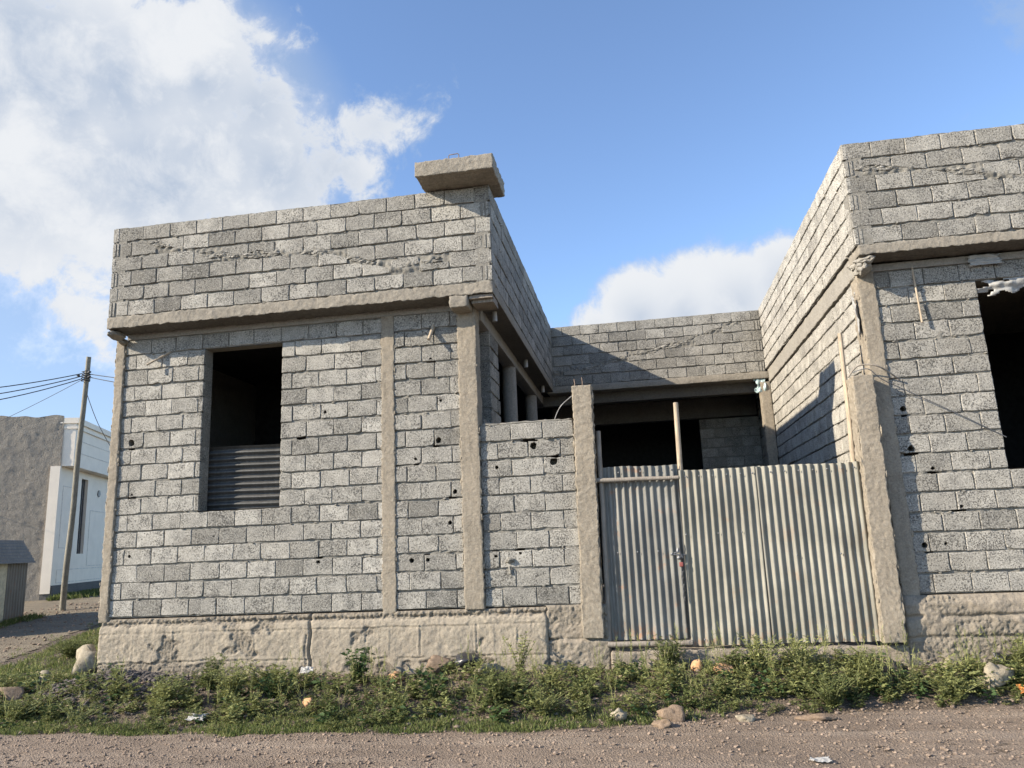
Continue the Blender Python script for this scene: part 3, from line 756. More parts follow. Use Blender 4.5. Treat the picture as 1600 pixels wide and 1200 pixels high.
def wood_pole(label,a,b,r0,r1,seed,material=M['wood'],name='wooden_pole',cat='pole',wob=.012,n=10):
    loc=a if a[2]<b[2] else b
    m_=MB(); pts=lerp_pts(a,b,n,wob,seed); tube(m_,pts,[r0+(r1-r0)*i/n for i in range(n+1)],10,wob=.10,seed=seed)
    return tag(m_.build(name,material,loc=loc),label,cat)
wood_pole('peeled wooden pole standing up behind the middle of the tin gate',(2.73,.07,-.44),(2.765,.07,2.24),.034,.029,3)
wood_pole('tallest peeled wooden pole, leaning beside the right gate post',(4.60,.10,-.44),(4.695,.09,2.92),.036,.026,4)
wood_pole('thin grey wooden pole squeezed between the tall pole and right gate post',(4.655,.16,-.44),(4.72,.12,2.30),.022,.018,5,M['woodgrey'])
wood_pole('short stick jammed in the blocks left of the tin covered window',(-3.72,.02,3.40),(-3.98,-.12,3.20),.015,.013,6,M['wood'],'wooden_stick','stick',.003,4)
wood_pole('short broken board peg sticking out high between pilaster and column',(-.125,.02,3.42),(-.15,-.13,3.21),.026,.020,7,M['wood'],'wooden_stick','stick',.002,4)
wood_pole('long thin stick hanging on the wall left of the big dark window',(5.53,-.025,3.60),(5.535,-.06,2.93),.010,.012,8,M['wood'],'wooden_stick','stick',.008,5)
# tin sheet set across the lower part of the window
m_=MB(); n=60; nx=10; V=[];F=[]
for j in range(n+1):
    for i in range(nx+1):
        z=WIN[2]+.01+(2.085-WIN[2])*j/n; x=WIN[0]-.03+(WIN[1]-WIN[0]+.06)*i/nx
        V.append((x,.225-.030*math.sin(2*math.pi*z/.083)+.006*nz(x,z,0,2),z+.012*nz(x,0,0,2,4)-.02*(i/nx-.5)))
for j in range(n):
    for i in range(nx): F.append((j*(nx+1)+i,j*(nx+1)+i+1,(j+1)*(nx+1)+i+1,(j+1)*(nx+1)+i))
m_.add(V,F,.5,0,True)
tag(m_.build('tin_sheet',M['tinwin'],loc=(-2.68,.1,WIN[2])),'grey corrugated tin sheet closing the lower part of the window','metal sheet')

# wires and rods on the house
def cable(name,label,pts,r,material,cat,n=24,sag=0.):
    pts=[Vector(p) for p in pts]; L=[]
    if len(pts)==2:
        for i in range(n+1):
            t=i/n; p=pts[0].lerp(pts[1],t); p.z-=sag*4*t*(1-t); L.append(p)
    else:
        for k in range(len(pts)-1):
            p0=pts[max(k-1,0)];p1=pts[k];p2=pts[k+1];p3=pts[min(k+2,len(pts)-1)]
            for i in range(8):
                t=i/8; L.append(.5*((2*p1)+(p2-p0)*t+(2*p0-5*p1+4*p2-p3)*t*t+(3*p1-p0-3*p2+p3)*t**3))
        L.append(pts[-1])
    m_=MB(); tube(m_,L,r,6); return tag(m_.build(name,material,loc=tuple(pts[0])),label,cat)
cable('steel_rod','thin bent rod running from the right gate post to the dark window',[(4.70,-.16,2.40),(4.85,-.20,2.42),(5.0,-.15,2.30),(5.35,-.06,2.12),(5.85,-.04,1.82),(6.20,-.02,1.60)],.005,M['steel'],'rod')
cable('steel_rod','curved grey rod looping over the top of the right gate post',[(4.66,-.10,2.36),(4.78,-.12,2.48),(4.95,-.16,2.46),(5.10,-.10,2.38),(5.22,-.03,2.30)],.009,M['woodgrey'],'rod')
cable('steel_rod','thin bent rod on the low block wall beside the left gate post',[(1.33,.08,2.12),(1.36,.07,2.20),(1.43,.04,2.30),(1.56,.02,2.40)],.007,M['steel'],'rod')

# torn plastic
def cloth(label,c,size,seed,material,drop=1.,name='torn_plastic',cat='plastic sheet',n=22,yaw=0.,tilt=1.57,rag=.07):
    """crumpled ragged sheet; tilt 1.57 hangs, 0 lies"""
    m_=MB(); V=[]; F=[]; idx={}
    R=Matrix.Rotation(yaw,3,'Z')@Matrix.Rotation(tilt,3,'X')
    for j in range(n+1):
        for i in range(n+1):
            u=i/n-.5; w=j/n-.5
            e=1+.12*nz(u*3,w*3,seed,1,seed)
            z=.22*nz(u,w,seed,3.4,seed)+.10*nz(u,w,seed,8,seed+1)
            p=R@Vector((u*size[0]*e,w*size[1]*e,z*min(size)*.9))
            V.append(tuple(Vector(c)+p))
    for j in range(n):
        for i in range(n):
            u=(i+.5)/n-.5; w=(j+.5)/n-.5
            if max(abs(u),abs(w))>.49-rag*.5+rag*nz(u*2,w*2,seed,2.2,seed+2): continue
            F.append((j*(n+1)+i,j*(n+1)+i+1,(j+1)*(n+1)+i+1,(j+1)*(n+1)+i))
    m_.add(V,F,.5,0,True); o=m_.build(name,material,loc=c)
    sm=o.modifiers.new('thick','SOLIDIFY'); sm.thickness=.003
    return tag(o,label,cat)
cloth('torn white and blue plastic tied high on the back column of the yard',(4.74,6.10,3.50),(.26,.42),3,M['plasticblue'],rag=.25)
cloth('thin strip of torn white plastic hanging on the bright side wall',(4.90,.10,3.10),(.18,.55),5,M['plastic'],rag=.2,yaw=1.4)
cloth('ragged white plastic hanging from the top of the big dark window',(6.50,.03,3.30),(.62,.30),8,M['plastic'],rag=.28)
cloth('folded white plastic strip caught above the big dark window',(6.28,-.05,3.60),(.36,.13),12,M['plastic'])
cloth('tiny shred of white plastic stuck behind the far left column',(-4.53,.1,3.30),(.12,.34),14,M['plastic'])

# ------------------------------------------------------------------ neighbour across the alley
nb=thing('neighbour_house','single-storey house with white front and rough grey plastered side wall across the alley','house',(-12.9,9.1,-.35))
e1=Vector((-.335,.942,0)).normalized(); e2=Vector((-.942,-.335,0)).normalized(); O=Vector((-12.9,9.1,0)); nf=-e2
def nbox(mb,a0,a1,d0,d1,z0,z1,**k):
    """a along the white front, d out of it (towards the alley)"""
    P=[O+e1*a+nf*d for a,d in ((a0,d0),(a1,d0),(a1,d1),(a0,d1))]
    v=[(p.x,p.y,z0) for p in P]+[(p.x,p.y,z1) for p in P]
    mb.add(v,[(0,3,2,1),(4,5,6,7),(0,1,5,4),(1,2,6,5),(2,3,7,6),(3,0,4,7)],.5)
ZB=-.6; ZN=4.55
mb=MB()
holes_=[(1.55,2.05,.95,3.05),(4.35,4.85,.95,3.05)]
al=[0,1.55,2.05,4.35,4.85,10]
for a,b in zip(al,al[1:]):
    if (a,b) in ((1.55,2.05),(4.35,4.85)):
        nbox(mb,a,b,-.2,0,.15,.95); nbox(mb,a,b,-.2,0,3.05,3.24)
    else: nbox(mb,a,b,-.2,0,.15,3.24)
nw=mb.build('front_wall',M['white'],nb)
mb=MB()
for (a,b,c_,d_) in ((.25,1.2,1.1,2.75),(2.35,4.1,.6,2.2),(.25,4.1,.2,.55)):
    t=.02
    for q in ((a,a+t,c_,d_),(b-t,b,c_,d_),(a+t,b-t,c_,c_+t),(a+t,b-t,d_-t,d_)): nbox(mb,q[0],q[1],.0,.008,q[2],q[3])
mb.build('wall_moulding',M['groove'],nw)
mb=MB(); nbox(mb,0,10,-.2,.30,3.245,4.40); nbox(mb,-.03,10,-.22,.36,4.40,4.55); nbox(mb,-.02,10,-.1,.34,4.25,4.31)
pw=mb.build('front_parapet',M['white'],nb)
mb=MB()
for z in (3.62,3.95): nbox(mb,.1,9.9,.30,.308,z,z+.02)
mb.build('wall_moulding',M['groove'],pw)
for (a,b,c_,d_) in holes_:
    mb=MB(); nbox(mb,a+.01,b-.01,-.15,-.12,c_,d_); w=mb.build('window',M['glass'],nb)
    mb=MB()
    for k in range(4): nbox(mb,a+.03+k*.14,a+.055+k*.14,-.10,-.075,c_,d_)
    mb.build('grille',M['steel'],w)
mb=MB(); c0=O+e1*2.95+Vector((0,0,2.72)); 
tube(mb,[c0+nf*-.01,c0+nf*.03],.10,14); mb.build('round_vent',M['steel'],nb)
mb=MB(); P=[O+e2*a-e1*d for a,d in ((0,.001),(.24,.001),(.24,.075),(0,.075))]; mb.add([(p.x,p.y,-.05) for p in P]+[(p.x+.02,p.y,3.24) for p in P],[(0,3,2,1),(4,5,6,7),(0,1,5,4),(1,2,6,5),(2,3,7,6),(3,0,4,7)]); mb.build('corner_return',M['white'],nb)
mb=MB(); nbox(mb,-.05,10,-.25,.05,ZB,.148); mb.build('foundation',M['found'],nb)
# rough side wall
mb=MB(); V=[];F=[]; nx=180; nzv=110
for j in range(nzv+1):
    for i in range(nx+1):
        s=.004+9*i/nx; z=ZB+(ZN+.05-ZB)*j/nzv
        p=O+e2*(s)-e1*(.03+.012*fb(s,z,0,1.7,4)+.006*nz(s,z,0,9,5)+.012*nz(s,z,0,28,5)); 
        V.append((p.x,p.y,z+(.06*nz(s,0,0,2.2) if j==nzv else 0)))
for j in range(nzv):
    for i in range(nx): F.append((j*(nx+1)+i,j*(nx+1)+i+1,(j+1)*(nx+1)+i+1,(j+1)*(nx+1)+i))
mb.add(V,F,.5,0,True)
P=[O+e2*.22,O+e2*9,O+e2*9+e1*.3,O+e2*.22+e1*.3]
mb.add([(p.x,p.y,ZB) for p in P]+[(p.x,p.y,ZN) for p in P],[(4,5,6,7),(0,1,5,4),(1,2,6,5),(2,3,7,6),(3,0,4,7)],.5)
mb.build('side_wall',M['plaster'],nb)
mb=MB(); P=[O+e2*.2+e1*.3,O+e2*9+e1*.3,O+e2*9+e1*10,O+e2*.2+e1*10]; mb.add([(p.x,p.y,3.6) for p in P]+[(p.x,p.y,3.75) for p in P],[(0,3,2,1),(4,5,6,7),(0,1,5,4),(1,2,6,5),(2,3,7,6),(3,0,4,7)])
mb.build('roof',M['plaster'],nb)

# tin shed
shed=thing('tin_shed','low shed with ribbed grey tin roof beside the white neighbouring house','shed',(-10.5,4.8,-.45))
A=Vector((-9.85,2.6,0)); B=Vector((-10.42,5.45,0)); sd=(B-A).normalized(); sn=Vector((sd.y,-sd.x,0))
if sn.x<0: sn=-sn
LB=(B-A).length
def shed_panel(s0,s1,z0,z1,d,pitch,amp,material,name):
    m_=MB(); n=int((s1-s0)/pitch*6); V=[];F=[]
    for z in (z0,z1):
        for i in range(n+1):
            s=s0+(s1-s0)*i/n; p=A+sd*s+sn*(d+amp*math.sin(2*math.pi*s/pitch)); V.append((p.x,p.y,z))
    for i in range(n): F.append((i,i+1,n+2+i,n+1+i))
    m_.add(V,F,.5,0,True); return m_.build(name,material,shed)
shed_panel(LB-.66,LB,-.75,.86,0,.09,.008,M['tingrey'],'tin_panel')
shed_panel(0,LB-.67,-.75,.84,.0,.2,.004,M['cream'],'cream_panel')
m_=MB(); V=[];F=[]; n=70
for i in range(n+1):
    t=i/n; q=.12-.3*min(1,t*1.6)-1.6*max(0,t-.62); z=.74+.46*min(1,t*1.6)+.02*math.sin(t*75)
    for s in (-.1,LB+.08):
        p=A+sd*s+sn*q; V.append((p.x,p.y,z))
for i in range(n): F.append((2*i,2*i+1,2*i+3,2*i+2))
m_.add(V,F,.5,0,True); m_.build('tin_roof',M['tingrey'],shed)
m_=MB(); P=[A-sn*.02,B-sn*.02,B-sn*1.4,A-sn*1.4]
m_.add([(p.x,p.y,-.75) for p in P]+[(p.x,p.y,.8) for p in P],[(0,1,5,4),(1,2,6,5),(2,3,7,6),(3,0,4,7)]); m_.build('shed_wall',M['found'],shed)

# utility pole with its cables
up=thing('utility_pole','leaning wooden utility pole with cables in front of the white house','utility pole',(-10.62,6.8,-.5))
T=Vector((-9.72,5.87,5.22)); Bp=Vector((-10.62,6.8,-.55))
m_=MB(); tube(m_,lerp_pts(Bp,T,14,.05,3),[.066-.016*i/14 for i in range(15)],12,wob=.06,seed=2); m_.build('shaft',M['polewood'],up)
K=Bp.lerp(T,.925)
m_=MB()
for i in range(5): 
    r_=.085; z=-.1+.05*i
    tube(m_,[K+Vector((r_*math.cos(a),r_*math.sin(a),z+.01*math.sin(3*a+i))) for a in [k*math.pi/6 for k in range(13)]],.011,5,cap=False)
for dx,dz in ((-.14,.02),(.14,-.03),(.12,.08)): lump(m_,K+Vector((dx,-.06,dz)),(.05,.03,.03),1,int(50+dx*100),.4)
m_.build('cable_clamp',M['wire'],up)
g='power cables strung from the utility pole'
cl=[('upper slack cable running left from the utility pole',(-14.6,-.9,3.95),.55),('twisted middle cable running left from the utility pole',(-14.6,-.8,3.93),.68),('lowest slack cable running left from the utility pole',(-14.6,-.7,3.92),.80)]
for i,(lb,e,sg) in enumerate(cl):
    cable('overhead_cable',lb,[K+Vector((-.06,-.05,.06-.06*i)),e],.011,M['wire'],'cable',30,sg)['group']=g
cable('overhead_cable','thin straight cable slanting down left from the utility pole',[K+Vector((-.05,0,-.05)),(-16.5,7.4,3.3)],.006,M['wire'],'cable',12,.15)['group']=g
cable('overhead_cable','upper cable running right from the utility pole to the block house',[K+Vector((.07,0,.05)),(-4.42,4.6,4.0)],.009,M['wire'],'cable',20,.12)['group']=g
cable('overhead_cable','lower cable running right from the utility pole to the block house',[K+Vector((.07,0,-.02)),(-4.42,4.4,3.85)],.009,M['wire'],'cable',20,.16)['group']=g
cable('overhead_cable','loose cable drooping from the utility pole down behind the house corner',[K+Vector((.03,0,-.35)),K+Vector((.35,.15,-1.2)),K+Vector((.9,.4,-2.1)),K+Vector((1.6,.8,-2.5))],.008,M['wire'],'cable')['group']=g

# ------------------------------------------------------------------ stones and litter
def rock(label,x,y,r,seed,material,cat='stone',name='stone',sink=.35):
    z=H(x,y); m_=MB(); R=r if isinstance(r,tuple) else (r,r*.85,r*.75)
    lump(m_,(x,y,z+R[2]*(1-sink)*.8),R,2,seed,.6,smooth=True); 
    return tag(m_.build(name,material,loc=(x,y,z)),label,cat)
rock('large pale boulder leaning on the left corner of the plinth',-4.66,.10,(.21,.20,.21),3,M['stone'],'boulder','boulder',.25)
rock('smaller pale stone below the large boulder at the plinth corner',-4.92,-.32,(.10,.09,.09),5,M['stone'])
rock('brown rock half buried at the left end of the rubble heap',-4.92,-.83,(.17,.13,.12),9,M['stonebrown'])
rock('orange brown stone in the weeds under the narrow pilaster',-.52,-.42,(.10,.07,.07),12,M['stonered'])
rock('pinkish brick chip among weeds below the plinth crack',-1.25,-1.02,(.08,.05,.05),15,M['stonered'])
rock('rounded tan stone beside the black bag under the low wall',.47,-.42,(.09,.08,.08),17,M['stone'])
rock('tan stone heaped left of the black bag under the column',-.05,-.30,(.15,.11,.12),18,M['stonebrown'])
rock('largest brown rock at the road edge in front of the tin gate',2.42,-1.34,(.125,.10,.09),21,M['stonebrown'])
rock('low brown rock nearest the road in front of the gate',2.33,-1.53,(.085,.07,.05),22,M['stonebrown'])
rock('small white stone left of the largest brown rock',1.93,-1.36,(.065,.055,.07),24,M['stone'])
rock('small round white pebble in the weeds before the gate',1.72,-.72,(.05,.05,.05),25,M['stone'])
rock('bright orange stone lying against the gate sill',2.98,-.42,(.12,.08,.07),28,M['stonered'])
rock('yellow orange stone chip leaning at the gate sill',2.74,-.33,(.06,.05,.08),29,M['stonered'])
rock('big pale angular stone below the right plinth',5.50,-.52,(.135,.105,.14),31,M['stone'],'boulder','boulder')
rock('pale stone touching the foot of the right plinth',5.24,-.24,(.09,.08,.08),32,M['stone'])
rock('brown stone between the two pale stones at the right',5.22,-.45,(.07,.06,.06),33,M['stonebrown'])
rock('tan flat rock in the weeds under the right gate post',4.55,-.36,(.15,.1,.09),35,M['stonebrown'])
rock('grey white lump at the road edge right of the gate rocks',3.05,-1.37,(.10,.07,.05),37,M['stone'])
rock('flat brown stone slab lying on the dirt at the road edge',3.70,-1.32,(.16,.06,.035),38,M['stonebrown'])
cloth('crumpled white plastic bag lying in the weeds near the road',(-2.28,-1.40,H(-2.28,-1.40)+.06),(.20,.10),21,M['plastic'],name='plastic_bag',cat='plastic bag',tilt=.5)
cloth('white plastic scrap at the foot of the plinth crack',(-1.62,-.28,H(-1.62,-.28)+.10),(.16,.09),23,M['plastic'],name='plastic_bag',cat='plastic bag',tilt=.8)
cloth('black and white plastic scrap at the foot of the right plinth',(5.78,-.22,H(5.78,-.2)+.06),(.26,.2),25,M['plasticblack'],name='plastic_bag',cat='plastic bag',tilt=.5)
cloth('orange plastic scrap in the weeds at far right',(5.72,-.66,H(5.72,-.66)+.07),(.18,.12),27,M['orangeplastic'],name='plastic_bag',cat='plastic bag',tilt=.5)
cloth('pale crumpled paper lying on the dirt road',(3.42,-2.66,H(3.42,-2.66)+.03),(.15,.07),29,M['plastic'],name='paper_scrap',cat='paper',tilt=.15)
m_=MB(); lump(m_,(.24,-.24,H(.24,-.24)+.07),(.16,.10,.10),2,4,.5,smooth=True)
tag(m_.build('plastic_bag',M['plasticblack'],loc=(.24,-.24,H(.24,-.24))),'black plastic bag slumped at the plinth below the low wall','plastic bag')

def scatter(name,n,fxy,r0,r1,material,seed,sink=.3):
    rr=random.Random(seed); m_=MB()
    for i in range(n):
        x,y=fxy(rr)
        if x is None: continue
        r=r0*(r1/r0)**(rr.random()**2.2); z=H(x,y)+.004
        lump(m_,(x,y,z+r*(1-sink)*.6),(r*rr.uniform(.8,1.5),r*rr.uniform(.8,1.3),r*rr.uniform(.5,.9)),0,rr.randint(0,300),.4,rr.random())
    return m_.build(name,material)
def on_road(rr):
    x=rr.uniform(-5.2,6.8); e=edge_y(x); y=rr.uniform(-3.6,e+.15)
    return x,y
tag(scatter('gravel',9000,on_road,.005,.019,M['gravel'],3),'loose brown gravel scattered over the dirt road','gravel',kind='stuff')
def on_mound(rr):
    return rr.gauss(-3.75,.55),min(-.13,rr.gauss(-.55,.30))
tag(scatter('rubble',2400,on_mound,.010,.035,M['darkgravel'],5),'heap of dark broken rubble at the left plinth corner','rubble',kind='stuff')
def on_bank(rr):
    x=rr.uniform(-5.5,7); return x,rr.uniform(edge_y(x),-.12)
tag(scatter('pebbles',900,on_bank,.008,.03,M['gravel'],7),'pebbles and clods scattered on the weedy bank','pebbles',kind='stuff')
def on_alley(rr):
    y=rr.uniform(.4,8); x=rr.uniform(-11.5,-7.-.34*(y-1.4)); return x,y
tag(scatter('alley_gravel',1500,on_alley,.01,.035,M['gravel'],9),'gravel strewn over the dirt alley beside the house','gravel',kind='stuff')

# ------------------------------------------------------------------ plants (leaf by leaf)
def leaf_mesh(name,P,D,L,Wd,T,material,parent=None,loc=(0,0,0)):
    """one folded four-point leaf per row"""
    P=np.asarray(P,float); D=np.asarray(D,float); n=len(P)
    D/=np.linalg.norm(D,axis=1)[:,None]+1e-9
    R=RNG.normal(size=(n,3)); R[:,2]*=.35; S_=np.cross(D,np.array([0,0,1.])+.5*R); S_/=np.linalg.norm(S_,axis=1)[:,None]+1e-9
    Nn=np.cross(S_,D); L=np.asarray(L)[:,None]; Wd=np.asarray(Wd)[:,None]
    V=np.empty((n,4,3)); V[:,0]=P; V[:,1]=P+D*L*.45+S_*Wd*.5+Nn*Wd*.18; V[:,2]=P+D*L-Nn*L*.12; V[:,3]=P+D*L*.45-S_*Wd*.5+Nn*Wd*.18
    V=V.reshape(-1,3)-np.array(loc)
    me=bpy.data.meshes.new(name); me.vertices.add(4*n); me.vertices.foreach_set('co',V.ravel())
    b=np.arange(n)*4; tri=np.stack([b,b+1,b+2,b,b+2,b+3],1).ravel()
    me.loops.add(6*n); me.loops.foreach_set('vertex_index',tri)
    me.polygons.add(2*n); me.polygons.foreach_set('loop_start',np.arange(2*n)*3); me.polygons.foreach_set('loop_total',np.full(2*n,3))
    a=me.attributes.new('tone','FLOAT','FACE'); a.data.foreach_set('value',np.repeat(np.asarray(T,float),2))
    me.materials.append(material); me.update(); me.validate()
    o=bpy.data.objects.new(name,me); COL.objects.link(o)
    if parent is not None: o.parent=parent
    else: o.location=loc
    return o
def weed(rr,h,spread,nst,style):
    """local leaf rows (p,d,l,w) and stems of one plant"""
    rows=[]; stems=[]
    for s in range(nst):
        az=rr.uniform(0,6.28); ln=rr.uniform(.05,1.)*spread; hh=h*rr.uniform(.55,1.05)
        tip=Vector((math.cos(az)*ln,math.sin(az)*ln,hh)); mid=Vector((tip.x*.35,tip.y*.35,hh*.6))
        base=Vector((rr.uniform(-.02,.02),rr.uniform(-.02,.02),-.02)); stems.append((base,mid,tip))
        nl=max(4,int(hh/ (.026 if style=='feather' else .034)))
        for k in range(nl):
            t=.12+.88*k/nl; p=base*(1-t)**2+mid*2*t*(1-t)+tip*t*t
            a2=az+k*2.4+rr.uniform(-.4,.4); d=Vector((math.cos(a2),math.sin(a2),rr.uniform(.1,.8))).normalized()
            if style=='feather':
                L=rr.uniform(.045,.10)*(1.1-.45*t)
                for q in range(3):
                    pp=p+d*L*(.25+.3*q)
                    for sg in (-1,1):
                        sd_=Vector((-d.y,d.x,.15))*sg
                        rows.append((pp,d*.8+sd_,L*.46,L*.23))
                rows.append((p+d*L*.7,d,L*.5,L*.25))
            elif style=='broad':
                L=rr.uniform(.05,.09); rows.append((p+d*.012,d+Vector((0,0,-.25)),L,L*.62))
            elif style=='stalk':
                L=rr.uniform(.03,.06); rows.append((p,(tip-base).normalized()+d*.25,L*1.3,L*.16)); rows.append((p,d,L*.7,L*.2))
            else:
                L=rr.uniform(.03,.065); rows.append((p,d,L,L*.42))
                rows.append((p,Vector((-d.x,d.y*.6,d.z)),L*.8,L*.3))
    return rows,stems
# prototypes kept as arrays, scattered into the ground cover
def proto(style,h,sp,n,seed):
    rows,_=weed(random.Random(seed),h,sp,n,style)
    return (np.array([r[0] for r in rows]),np.array([r[1] for r in rows]),np.array([r[2] for r in rows]),np.array([r[3] for r in rows]))
PF=[proto('feather',.17,.11,6,i) for i in range(5)]; PS=[proto('small',.12,.12,7,i+20) for i in range(5)]; PT=[proto('stalk',.46,.14,3,i+60) for i in range(4)]; PB=[proto('broad',.16,.10,6,i+40) for i in range(3)]
def cover(name,spots,material,label,cat,group=None):
    Ps=[];Ds=[];Ls=[];Ws=[];Ts=[]
    for (pr,x,y,sc,tn) in spots:
        P,D,L,W_=pr; a=RNG.uniform(0,6.28); c_,s_=math.cos(a),math.sin(a); Rm=np.array([[c_,-s_,0],[s_,c_,0],[0,0,1]])
        Ps.append(P@Rm.T*sc+np.array([x,y,H(x,y)])); Ds.append(D@Rm.T); Ls.append(L*sc); Ws.append(W_*sc)
        Ts.append(np.clip(tn+RNG.normal(0,.13,len(L)),0,1)*.9+(RNG.random(len(L))<.045)*.98)
    return tag(leaf_mesh(name,np.concatenate(Ps),np.concatenate(Ds),np.concatenate(Ls),np.concatenate(Ws),np.clip(np.concatenate(Ts),0,1),material),label,cat,kind='stuff')
rr=random.Random(5)
def dens(x,y):
    e=edge_y(x); t=(y-e)/(-.12-e)
    if t<0 or t>1: return 0
    d=.68+.6*nz(x,y,0,1.6,3)+.4*nz(x,y,0,4.2,5)
    if x<-3.0: d-=1.1*math.exp(-((x+3.75)/.6)**2-((y+.45)/.35)**2)
    if -4.4<x<1.0: d-=.55*math.exp(-((y+.2)/.16)**2)
    if t<.22: d-=.42-.5*max(0,nz(x,y,0,2.7,44))
    if x>4.9: d-=.35*sstep(-.45,-.15,y)
    return d
SP=[]
while len(SP)<1180:
    x=rr.uniform(-6.2,7.6); e=edge_y(x); y=rr.uniform(e,-.12)
    if rr.random()>dens(x,y): continue
    t=(y-e)/(-.12-e); cl=nz(x,y,0,1.3,12); tn=.45+.5*nz(x,y,0,2.0,14)+.12*(1 if x>3 and t>.5 else 0)
    k=rr.random(); pr=rr.choice(PF) if k<.55 else rr.choice(PS)
    SP.append((pr,x,y,(.36+.85*rr.random()**1.6)*(.7+.45*sstep(0,.35,t)*(1-.55*sstep(.6,1,t)))*(1+.35*cl),tn))
for _ in range(170):
    x=rr.uniform(-5.8,7.4); e=edge_y(x); y=rr.uniform(e+.25,-.15)
    if dens(x,y)>.35: SP.append((rr.choice(PT),x,y,rr.uniform(.5,1.),rr.choice((.6,.8,1.12))))
cover('weeds',SP,M['weed'],'low feathery green weeds covering the bank before the house','weeds')
SP=[]
while len(SP)<150:
    x=rr.uniform(-6,7.4); e=edge_y(x); y=rr.uniform(e+.1,-.15)
    if rr.random()>dens(x,y)*(.35+.9*max(0,nz(x,y,0,1.9,30))): continue
    SP.append((rr.choice(PB),x,y,rr.uniform(.5,1.0),rr.uniform(.2,.7)))
cover('broadleaf_weeds',SP,M['broad'],'dark broad-leaved weeds mixed into the low green weeds','weeds')
# grass: short turf at the road edge and on the left verge
def grass(name,spots,label,lmin,lmax):
    P=[];D=[];L=[];T=[]
    for (x,y,n,tn,k) in spots:
        z=H(x,y)
        for _ in range(n):
            P.append((x+rr.gauss(0,.03),y+rr.gauss(0,.03),z-.005)); a=rr.uniform(0,6.28); q=rr.uniform(.15,.9)
            D.append((math.cos(a)*q,math.sin(a)*q,1)); L.append(rr.uniform(lmin,lmax)*k); T.append(min(1,max(0,tn+rr.gauss(0,.15))) if rr.random()>.05 else .98)
    return tag(leaf_mesh(name,P,D,L,[l*.09+.003 for l in L],T,M['grass']),label,'grass',kind='stuff')
G=[]
while len(G)<2300:
    x=rr.uniform(-6,7.5); e=edge_y(x); y=e+abs(rr.gauss(0,.28))-.04
    if y>-.15: continue
    w=.55+1.3*nz(x,y,0,1.5,22)+.5*nz(x,y,0,5,24)-(.5 if x>2.2 else 0)-(.25 if y<e+.03 else 0)
    if rr.random()>w: continue
    G.append((x,y,9,.45+.4*nz(x,y,0,2.3,23),1.0))
grass('grass',G,'short green grass along the edge of the dirt road',.025,.065)
G=[]
while len(G)<6500:
    x=rr.uniform(-11.5,-4.55); y=rr.uniform(-1.85,8.5)
    if alley_keep(x-.25,y): 
        if rr.random()>.03: continue
    if x<-7.2-.34*(y-1.4): continue
    if y<edge_y(x)-.02: continue
    if rr.random()>.8+.5*nz(x,y,0,1.2,25): continue
    G.append((x,y,9,.5+.45*nz(x,y,0,1.5,26)+.1*(y>0),1.0+.6*max(0,nz(x,y,0,.9,27))))
grass('grass',G,'green turf on the verge left of the house corner',.03,.075)
G=[]
for _ in range(900):
    s=rr.uniform(-.5,8); d_=abs(rr.gauss(0,.35))+.1; p=O+e1*s+nf*d_
    G.append((p.x,p.y,8,rr.uniform(.1,.6),1.6))
for _ in range(350):
    s=rr.uniform(0,LB+.3); p=A+sd*s+sn*(.05+abs(rr.gauss(0,.12))); G.append((p.x,p.y,8,rr.uniform(.2,.7),1.1))
grass('grass',G,'rough grass along the foot of the white house and tin shed',.05,.13)

# plants that stand out one by one
def bush(label,x,y,h,sp,nst,style,seed,tn=.5,name='weed_plant',cat='plant',group=None):
    rows,stems=weed(random.Random(seed),h,sp,nst,style); z=H(x,y)
    t=thing(name,label,cat,(x,y,z),group)
    n=len(rows); T=np.clip(tn+RNG.normal(0,.16,n),0,.92)
    leaf_mesh('foliage',[r[0] for r in rows],[r[1] for r in rows],[r[2] for r in rows],[r[3] for r in rows],T,M['broad'] if style=='broad' else M['weed'],t)
    m_=MB()
    for a,b,c_ in stems: tube(m_,[a,a*.25+b*.5+c_*.25,c_],[.005,.004,.002],5,cap=False)
    o=m_.build('stems',M['stem'],loc=(0,0,0)); o.parent=t; o.location=(0,0,0)
    return t
bush('tall bushy pale green weed on the bank below the tin covered window',-2.15,-.95,.42,.30,26,'feather',1,.75)
bush('bushy grey green weed just right of the dark rubble heap',-2.85,-1.05,.34,.28,22,'feather',2,.65)
bush('dark green weed clump left of the white plastic bag',-2.62,-.62,.36,.22,18,'feather',3,.3)
bush('feathery weed growing on top of the dark rubble heap',-3.55,-.95,.24,.24,16,'feather',4,.6)
bush('dark leafy shrub with broad leaves against the plinth under the pilaster',-.95,-.42,.36,.22,22,'broad',5,.45,'leafy_shrub','shrub')
bush('low dark broad-leaved shrub sprawling right of the plinth crack',-1.75,-.85,.22,.30,20,'broad',6,.3,'leafy_shrub','shrub')
bush('broad-leaved grey green plant midway down the bank below the column',.05,-.95,.30,.2,16,'broad',7,.6,'leafy_shrub','shrub')
bush('dense dark weed clump below the low block wall',.75,-1.05,.36,.36,30,'feather',8,.35)
bush('bright green weed clump at the bank foot below the low wall',1.20,-1.30,.26,.28,22,'feather',9,.6)
bush('dark leafy plant rising against the lower gate rail',2.45,-.28,.34,.24,22,'feather',10,.2)
bush('pale flowering weed thicket against the right leaf of the gate',3.35,-.35,.36,.34,30,'small',11,.95)
bush('yellowish thin weed clump before the seam of the gate sheets',3.75,-.40,.34,.34,30,'small',12,.9)
bush('green weed clump at the foot of the right gate post',4.35,-.55,.30,.30,24,'feather',13,.5)
bush('dark green weed clump near the road below the right gate post',3.9,-.95,.30,.34,28,'feather',14,.35)
bush('low weed mat at the road edge below the right plinth',5.05,-.75,.22,.36,26,'feather',15,.5)
